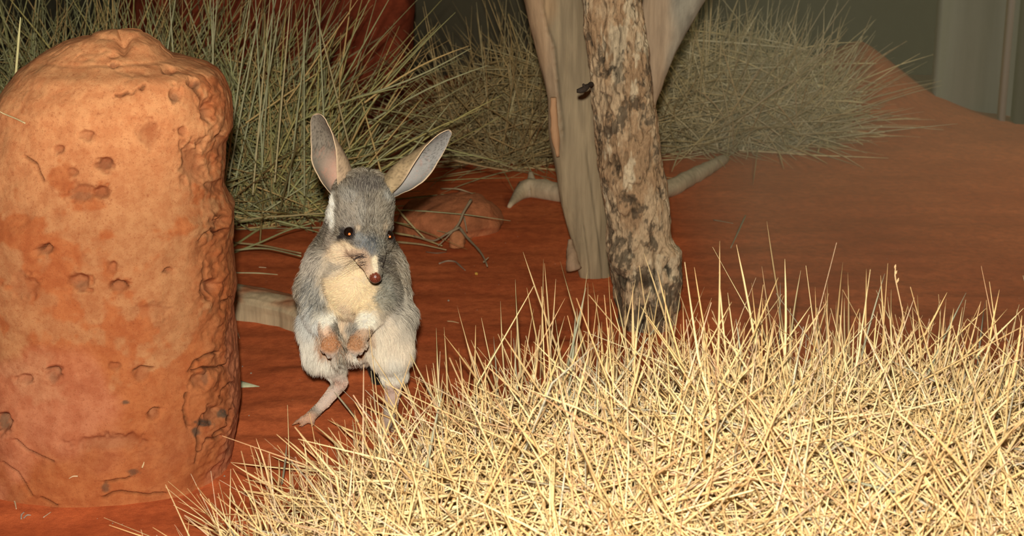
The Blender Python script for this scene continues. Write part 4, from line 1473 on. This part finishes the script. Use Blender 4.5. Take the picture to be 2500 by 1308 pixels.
# ---- eyes: glossy dark balls with the flash's retina shine painted on in orange
for ex, ey, rpx, face_x in ((853, 567, 13.5, 0.0), (952, 574, 12, 0.35)):
    hit, nn_, dv = on_body(min(ex, 948), ey)
    r_ = rpx * PXM
    cen = np.array(hit) + np.array(dv) * r_ * 0.30
    if ex > 900:
        cen = P(ex - 3, ey, hit.y + 0.004)
    nu_, nv_ = 28, 20
    th_ = np.linspace(0, math.pi, nv_)
    al = np.linspace(0, 2 * math.pi, nu_, endpoint=False)
    ax = -np.array(dv)
    if ex > 900:
        ax = ax + np.array([0.25, 0, 0])
        ax /= np.linalg.norm(ax)
    e1 = np.cross(ax, [0, 0, 1.0])
    e1 /= np.linalg.norm(e1)
    e2_ = np.cross(ax, e1)
    V = cen + r_ * (np.cos(th_)[:, None, None] * ax + np.sin(th_)[:, None, None] * (np.cos(al)[None, :, None] * e1 + np.sin(al)[None, :, None] * e2_))
    Vv = V.reshape(-1, 3)
    eye = mesh_obj('eye', Vv, grid_faces(nv_, nu_), M_EYE, bil)
    # painted eye-shine: a shallow orange cap sitting on the ball, slightly low in it
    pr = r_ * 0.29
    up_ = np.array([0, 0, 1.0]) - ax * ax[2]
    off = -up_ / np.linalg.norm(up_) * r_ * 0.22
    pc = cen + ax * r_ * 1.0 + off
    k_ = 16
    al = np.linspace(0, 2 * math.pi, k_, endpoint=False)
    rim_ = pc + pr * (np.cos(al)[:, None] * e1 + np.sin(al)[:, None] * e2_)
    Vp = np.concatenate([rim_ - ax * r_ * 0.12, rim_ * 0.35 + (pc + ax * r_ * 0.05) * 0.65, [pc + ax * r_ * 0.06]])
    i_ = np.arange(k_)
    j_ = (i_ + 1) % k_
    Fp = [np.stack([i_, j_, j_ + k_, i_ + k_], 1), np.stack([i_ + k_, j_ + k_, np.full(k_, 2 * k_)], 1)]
    pm = mesh_data('painted_eye_shine', Vp - np.array(bil['_org']), Fp, M_EYE_SHINE)
    link(bpy.data.objects.new('painted_eye_shine', pm), eye)
    eye['label'] = 'dark glossy eye with orange shine'

# ---- claws on hands and feet
for x0, y0, x1, y1, d0 in [(803, 868, 807, 877, -0.084), (817, 876, 820, 886, -0.084), (827, 869, 829, 879, -0.084), (855, 861, 853, 869, -0.084), (867, 865, 866, 874, -0.084), (880, 860, 879, 868, -0.084),
                           (723, 1031, 713, 1037, -0.010), (737, 1036, 729, 1044, -0.010), (764, 1035, 760, 1043, -0.010)]:
    A, B = P(x0, y0, BY + d0), P(x1, y1, BY + d0)
    A[2] = max(A[2], 0.003)
    B[2] = max(B[2], 0.0015)
    V, F = capped_tube([A, (A + B) / 2 + [0, -0.0008, 0.0003], B], [0.0016, 0.0012, 0.0003], 8)
    mesh_obj('claw', V, F, M_SKIN, bil, col=np.tile([[0.46, 0.24, 0.13]], (len(V), 1)))

# ---- fur
NF = 150000
q = BV[BF]
ar = np.linalg.norm(np.cross(q[:, 2] - q[:, 0], q[:, 3] - q[:, 1]), axis=1)
cq = q.mean(1)
frontw = np.where(BN[BF[:, 0], 1] < 0.3, 1.0, 0.45)
w = ar * frontw
fi = RNG.choice(len(BF), NF, p=w / w.sum())
u_, v_ = RNG.uniform(0, 1, (2, NF))
qq = q[fi]
root = (qq[:, 0] * ((1 - u_) * (1 - v_))[:, None] + qq[:, 1] * (u_ * (1 - v_))[:, None] + qq[:, 2] * (u_ * v_)[:, None] + qq[:, 3] * ((1 - u_) * v_)[:, None])
nm = BN[BF[fi, 0]]
px, py = proj(root)
# lengths, in pixels on the animal
head = sstep(640, 585, py) * 1.0
snout_d = np.linalg.norm(root - P(916, 681, BY - 0.11), axis=1)
head = np.where(snout_d < 0.10, 1.0, head) * sstep(0.16, 0.13, snout_d) 
LEN = np.full(NF, 21.0)
LEN = np.where(py > 740, 27.0, LEN)
LEN = LEN * (1 - head) + head * np.interp(snout_d, [0, 0.02, 0.05, 0.09, 0.13], [2.2, 3.4, 8.0, 12.0, 15.0])
arm = ((np.hypot((px - 800) / 34, (py - 815) / 62) < 1) | (np.hypot((px - 880) / 42, (py - 812) / 60) < 1)) & (root[:, 1] < BY - 0.045)
LEN = np.where(arm, np.interp(py, [760, 815, 845, 865], [10, 6, 2.5, 1.0]), LEN)
lowleg = (root[:, 2] < 0.088) & (root[:, 1] < BY + 0.06)
lz = root[:, 2]
LEN = np.where(lowleg, np.interp(lz + 0.007 * vnoise(root * 130), [0.0, 0.02, 0.052, 0.066, 0.088], [1.4, 2.6, 4.5, 13, 25]), LEN)
tailm = (root[:, 1] > BY + 0.085) & (lz < 0.08)
LEN = np.where(tailm, 14, LEN)
LEN = LEN * RNG.uniform(0.6, 1.25, NF)
# bare nose and eyes
keep = ~((np.hypot((px - 916) / 15.5, (py - 682) / 18) < 0.86) & (root[:, 1] < BY - 0.09))
keep &= ~((np.hypot(px - 853, py - 567) < 13.5) & (nm[:, 1] < 0.3)) & ~((np.hypot(px - 953, py - 575) < 11) & (nm[:, 1] < 0.5))
# flow of the coat
nose = P(916, 678, BY - 0.11)
fh = root - nose
fh /= np.linalg.norm(fh, axis=1, keepdims=True) + 1e-9
cx_ = root[:, 0] - b0[0] - 0.005
fb = np.stack([np.clip(cx_ * 3, -0.5, 0.5), 0 * cx_ + 0.1, -np.ones(NF)], 1)
flow = fh * head[:, None] + fb * (1 - head)[:, None]
clump = np.stack([vnoise(root * 170 + 3), vnoise(root * 170 + 31), vnoise(root * 170 + 61)], 1)
clump2 = np.stack([vnoise(root * 60 + 3), vnoise(root * 60 + 31), vnoise(root * 60 + 61)], 1)
flow = flow + 0.38 * clump + 0.30 * clump2
flow = flow - nm * (flow * nm).sum(1)[:, None]
flow /= np.linalg.norm(flow, axis=1, keepdims=True) + 1e-6
dirv = flow + nm * np.where(arm | (head > 0.5) | lowleg, 0.28, 0.42)[:, None] + RNG.normal(0, 0.16, (NF, 3))
dirv /= np.linalg.norm(dirv, axis=1, keepdims=True)
cf = coat_colour(root, nm)
lum = cf.mean(1)
cf = cf * np.clip(RNG.normal(1.05, 0.16, NF) + 0.30 * vnoise(root * np.array([160, 160, 70])) * (lum < 0.5), 0.45, 1.6)[:, None]
darkh = (RNG.uniform(0, 1, NF) < 0.24) & (lum < 0.5)
cf[darkh] *= 0.30
lighth = (RNG.uniform(0, 1, NF) < 0.18) & (lum < 0.5) & (lum > 0.12)
cf[lighth] = cf[lighth] * 0.4 + np.array([0.80, 0.74, 0.62]) * 0.6
cf = cf * (1 - 0.28 * head * (lum < 0.6))[:, None] * np.array([1.0, 0.965, 0.90])
root, dirv, nm, LEN, cf, flow = root[keep], dirv[keep], nm[keep], LEN[keep], cf[keep], flow[keep]
NF = len(root)
Lm = (LEN * PXM)[:, None]
p0 = root - nm * 0.0008
p1 = root + dirv * Lm * 0.35
p2 = p1 + (dirv * 0.8 + flow * 0.35 - nm * 0.05) * Lm * 0.33
p3 = p2 + (dirv * 0.5 + flow * 0.65 - nm * 0.15 + np.array([0, 0, -0.12])) * Lm * 0.32
pts = np.stack([p0, p1, p2, p3], 1) - np.array(bil['_org'])
hc = bpy.data.hair_curves.new('fur')
hc.add_curves([4] * NF)
hc.attributes['position'].data.foreach_set('vector', pts.astype(np.float32).ravel())
ra = hc.attributes.get('radius') or hc.attributes.new('radius', 'FLOAT', 'POINT')
rr = (np.array([1.0, 0.95, 0.7, 0.15])[None] * RNG.uniform(0.00014, 0.00024, NF)[:, None]).astype(np.float32)
ra.data.foreach_set('value', rr.ravel())
ca = hc.attributes.new('Col', 'FLOAT_COLOR', 'CURVE')
c4 = np.ones((NF, 4), dtype=np.float32)
c4[:, :3] = np.clip(cf, 0.01, 1.0)
ca.data.foreach_set('color', c4.ravel())
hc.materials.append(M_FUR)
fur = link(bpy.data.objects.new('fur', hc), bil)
fur['kind'] = 'stuff'

# ---- whiskers
L_ = []
for sgn, x0, x1 in ((-1, 885, 900), (1, 918, 930)):
    for k in range(26):
        a_ = random.uniform(x0, x1)
        b_ = random.uniform(618, 652)
        hit, nn_, dv = on_body(a_, b_)
        if hit is None:
            continue
        ang = random.uniform(-0.6, 0.75)
        l_ = random.uniform(35, 95 if sgn < 0 else 60) * PXM
        d_ = np.array([sgn * math.cos(ang), -0.25 + random.uniform(-0.2, 0.3), -0.35 * 0 + math.sin(ang) * (-0.6)])
        d_ /= np.linalg.norm(d_)
        t = np.linspace(0, 1, 6)[:, None]
        L_.append(np.array(hit) + d_ * l_ * t + np.array([0, 0, -1]) * l_ * 0.28 * t ** 2)
L_ = np.array(L_)
V, F = tubes(L_, np.tile([[0.00016, 0.00015, 0.00013, 0.00011, 0.00008, 0.00003]], (len(L_), 1)), 3)
wk = mesh_obj('whiskers', V, F, M_SKIN, bil, col=np.tile([[0.04, 0.03, 0.03]], (len(V), 1)))
wk['kind'] = 'stuff'
#END_BILBY

# ------------------------------------------------------------------ litter on the sand
def litter(name, pts_px, r, label, cat, col, bmp=0.1, ns=6, lift=1.0, seed=2, flat=1.0):
    return lying(name, pts_px, [r * k for k in ([0.8] + [1.0] * (len(pts_px) - 2) + [0.5])], label, cat, col, ns, bmp, lift, seed, M_STRAW, flat)


litter('straw', [(577, 667), (630, 668), (678, 671)], 0.0013, 'long pale straw lying level on the sand between mound and bilby', 'straw', (0.55, 0.50, 0.27))
litter('straw', [(632, 653), (650, 654)], 0.0011, 'short pale straw just above the long level straw beside the mound', 'straw', (0.62, 0.46, 0.28))
litter('straw', [(597, 698), (616, 702)], 0.0012, 'short pale straw at the upper edge of the pale cut log', 'straw', (0.68, 0.52, 0.34))
litter('straw', [(571, 803), (580, 812), (585, 826)], 0.0009, 'tiny curved straw hugging the mound below the cut log', 'straw', (0.60, 0.45, 0.26))
litter('straw', [(1092, 785), (1105, 786), (1120, 789)], 0.0011, 'short straw on bare sand right of the bilby', 'straw', (0.50, 0.32, 0.16))
litter('straw', [(32, 1217), (37, 1228), (40, 1243)], 0.0011, 'short upright looking straw on the sand at the bottom left', 'straw', (0.72, 0.55, 0.34))
litter('straw', [(106, 1264), (125, 1250)], 0.0009, 'thin slanting straw right of the curled grey twigs, bottom left', 'straw', (0.62, 0.48, 0.32))
litter('curled_twig', [(52, 1268), (52, 1258), (60, 1250)], 0.0009, 'left of two tiny curled grey twigs at the bottom left', 'twig', (0.40, 0.36, 0.30))
litter('curled_twig', [(58, 1266), (66, 1258), (76, 1258)], 0.0009, 'right of two tiny curled grey twigs at the bottom left', 'twig', (0.34, 0.30, 0.25))
litter('straw', [(1268, 446), (1282, 444)], 0.002, 'small pale chip of straw at the tip of the fallen branch', 'straw', (0.46, 0.27, 0.14))
litter('straw', [(1820, 528), (1802, 568), (1784, 606)], 0.0017, 'slanting grey straw on the sand right of the bark trunk', 'straw', (0.42, 0.36, 0.22))
litter('straw', [(1742, 538), (1790, 546)], 0.0014, 'faint level straw left of the slanting grey straw', 'straw', (0.36, 0.26, 0.15))
litter('straw', [(1076, 481), (1120, 486), (1170, 492)], 0.0016, 'level pale stem lying above the flat reddish stone', 'straw', (0.50, 0.38, 0.22), lift=14)
litter('straw', [(1045, 510), (1120, 522)], 0.0013, 'faint straw lying across the flat reddish stone', 'straw', (0.46, 0.28, 0.15), lift=22)
litter('seed', [(1160, 672), (1163, 672), (1166, 672)], 0.0032, 'single yellow seed on the dark sand below the flat stone', 'seed', (0.65, 0.36, 0.06))
litter('dead_twig', [(1072, 645), (1092, 638), (1112, 640), (1122, 650), (1136, 661)], 0.0017, 'small bent twig on the sand below the flat reddish stone', 'twig', (0.34, 0.24, 0.16))
litter('straw', [(1040, 616), (1066, 620), (1090, 616)], 0.0013, 'dark thin twig bit just right of the bilby shoulder', 'twig', (0.20, 0.12, 0.07))

# branching dead twig propped over the flat stone
tw = empty('branching_twig', tuple(ground_at(1110, 590)), 'forked grey dead twig leaning across the flat reddish stone', 'twig')
for k, (pp, r0) in enumerate([
        ([(1150, 488, 2.86), (1130, 520, 2.83), (1122, 545, 2.82), (1100, 570, 2.80), (1070, 600, 2.79)], 0.0028),
        ([(1122, 555, 2.82), (1140, 580, 2.79), (1165, 605, 2.74), (1180, 625, 2.70), (1190, 650, 2.66)], 0.0026),
        ([(1133, 530, 2.82), (1140, 565, 2.80)], 0.0016), ([(1180, 640, 2.69), (1193, 628, 2.69)], 0.0015), ([(1122, 555, 2.81), (1095, 568, 2.80), (1060, 590, 2.82), (1010, 575, 2.84)], 0.0024)]):
    pw = [P(*p_) for p_ in pp]
    for p_ in pw:
        p_[2] = max(p_[2], 0.004)
    V, F = capped_tube(pw, np.linspace(r0, r0 * 0.5, len(pw)), 8, 0.2, k)
    mesh_obj('twig', V, F, M_TWIG, tw, col=np.tile([[0.34, 0.25, 0.15]], (len(V), 1)))

# pale stems fallen out of the tussock on either side of the bilby
for k, (pp, lab, c_) in enumerate([
        ([(566, 612, 2.75), (620, 605, 2.73), (660, 607, 2.7), (735, 625, 2.62)], 'arching pale green stem lowest of those between mound and bilby', (0.48, 0.44, 0.22)),
        ([(568, 592, 2.80), (640, 598, 2.76), (735, 618, 2.66)], 'thin tan stem just above the arching pale green stem beside the mound', (0.50, 0.38, 0.18)),
        ([(560, 622, 2.78), (640, 590, 2.76), (700, 562, 2.74), (760, 545, 2.72)], 'greenish stem rising to the right out of the arching stem', (0.36, 0.36, 0.16)),
        ([(580, 540, 2.8), (640, 530, 2.77), (700, 527, 2.75), (790, 520, 2.74)], 'thick pale bundle of stem ending behind the bilby cheek', (0.55, 0.42, 0.20)),
        ([(960, 500, 2.9), (1010, 555, 2.86), (1040, 585, 2.84)], 'straight tan stem slanting down right of the bilby ear', (0.55, 0.42, 0.20)),
        ([(960, 568, 2.86), (1020, 578, 2.84), (1080, 600, 2.82)], 'thick greenish stem lying left of the flat reddish stone', (0.45, 0.34, 0.15)),
        ([(965, 590, 2.86), (1030, 596, 2.82), (1090, 610, 2.79)], 'long tan stem lowest of those right of the bilby face', (0.46, 0.34, 0.17)),
        ([(1080, 385, 3.1), (1150, 400, 3.08), (1210, 412, 3.05), (1240, 416, 3.04)], 'straight tan stem pointing right past the bilby ear tip', (0.50, 0.33, 0.16))]):
    pw = [P(*p_) for p_ in pp]
    for p_ in pw:
        p_[2] = max(p_[2], float(ground_z(p_[0], p_[1])) + 0.003)
    V, F = capped_tube(pw, np.linspace(0.0021, 0.0012, len(pw)), 6, 0.1, k)
    o = mesh_obj('straw', V, F, M_GRASS, col=np.tile([c_], (len(V), 1)))
    centre_obj(o)
    tag(o, lab, 'straw')

# pointed pale leaf beside the mound
g1, g2, g3 = ground_at(578, 932), ground_at(578, 947), ground_at(634, 946)
V = np.array([g1 + [0, 0, 0.004], g2 + [0, 0, 0.001], g3 + [0, 0, 0.002], (g1 + g2 + g3) / 3 + [0, 0, 0.005]])
V = np.concatenate([V, V - [0, 0, 0.0008]])
F = np.array([[0, 1, 3], [1, 2, 3], [2, 0, 3], [5, 4, 7], [6, 5, 7], [4, 6, 7], [0, 4, 5], [0, 5, 1], [1, 5, 6], [1, 6, 2], [2, 6, 4], [2, 4, 0]])
o = mesh_obj('pointed_leaf', V, F, M_GRASS, col=np.tile([[0.58, 0.58, 0.36]], (8, 1)), smooth=False)
centre_obj(o)
tag(o, 'pointed pale green leaf sticking out beside the mound foot', 'leaf')

# grains of white grit
grit = [(613, 912, 3.0), (592, 895, 2.0), (560, 968, 2.4), (608, 1015, 2.2), (720, 1117, 2.2), (453, 1206, 2.0), (507, 1244, 3.0), (1095, 735, 3.4), (548, 1163, 3.0), (275, 1278, 2.2), (1092, 1000, 2.0), (577, 698, 2.4)]
gb = None
for k, (a_, b_, r_) in enumerate(grit):
    g = ground_at(a_, b_)
    if gb is None:
        V, F = capped_tube([[0, 0, -0.8], [0, 0, 0.0], [0, 0, 0.8]], [0.45, 1.0, 0.4], 7, 0.2)
        gb = mesh_data('white_grit', V, F, M_STONE, np.tile([[0.85, 0.72, 0.55]], (len(V), 1)))
    o = link(bpy.data.objects.new('white_grit', gb))
    s_ = r_ * 0.0005 * (g[1] / 2)
    o.scale = (s_, s_, s_ * 0.8)
    o.location = (g[0], g[1], g[2] + s_ * 0.5)
    tag(o, 'tiny pale grain of grit on the red sand', 'grit', 'pale grit grains scattered on the sand')

# stems resting on or behind the mound
for nm, pp, r_, lab, c_ in [
        ('grass_blade', [(50, 42, 1.99), (46, 90, 1.99), (42, 140, 1.99), (37, 200, 1.99)], 0.0017, 'upright pale green blade rising behind the mound at the upper left', (0.62, 0.56, 0.26)),
        ('grass_blade', [(-30, 255, None), (5, 276, None), (40, 290, None), (62, 301, None)], 0.0009, 'thin tan stem lying on the upper left shoulder of the mound', (0.62, 0.48, 0.25)),
        ('straw', [(168, 1168, None), (178, 1162, None), (190, 1162, None)], 0.0009, 'tiny pale straw on the lower face of the mound, left one', (0.72, 0.50, 0.30)),
        ('straw', [(352, 1127, None), (350, 1134, None), (347, 1141, None)], 0.0010, 'tiny pale straw on the lower face of the mound, right one', (0.72, 0.52, 0.28))]:
    pw = []
    for (a_, b_, y_) in pp:
        if y_ is None:
            dvec = Vector(ray(a_, b_)).normalized()
            h_ = ROCK_BVH.ray_cast(Vector((0, 0, CAM_H)), dvec)[0]
            pw.append(np.array(h_ - dvec * 0.0015) if h_ is not None else P(a_, b_, 1.75))
        else:
            pw.append(P(a_, b_, y_))
    V, F = capped_tube(pw, [r_ * 0.4] + [r_] * (len(pw) - 1), 6)
    o = mesh_obj(nm, V, F, M_STRAW, col=np.tile([c_], (len(V), 1)))
    centre_obj(o)
    tag(o, lab, 'grass stem')
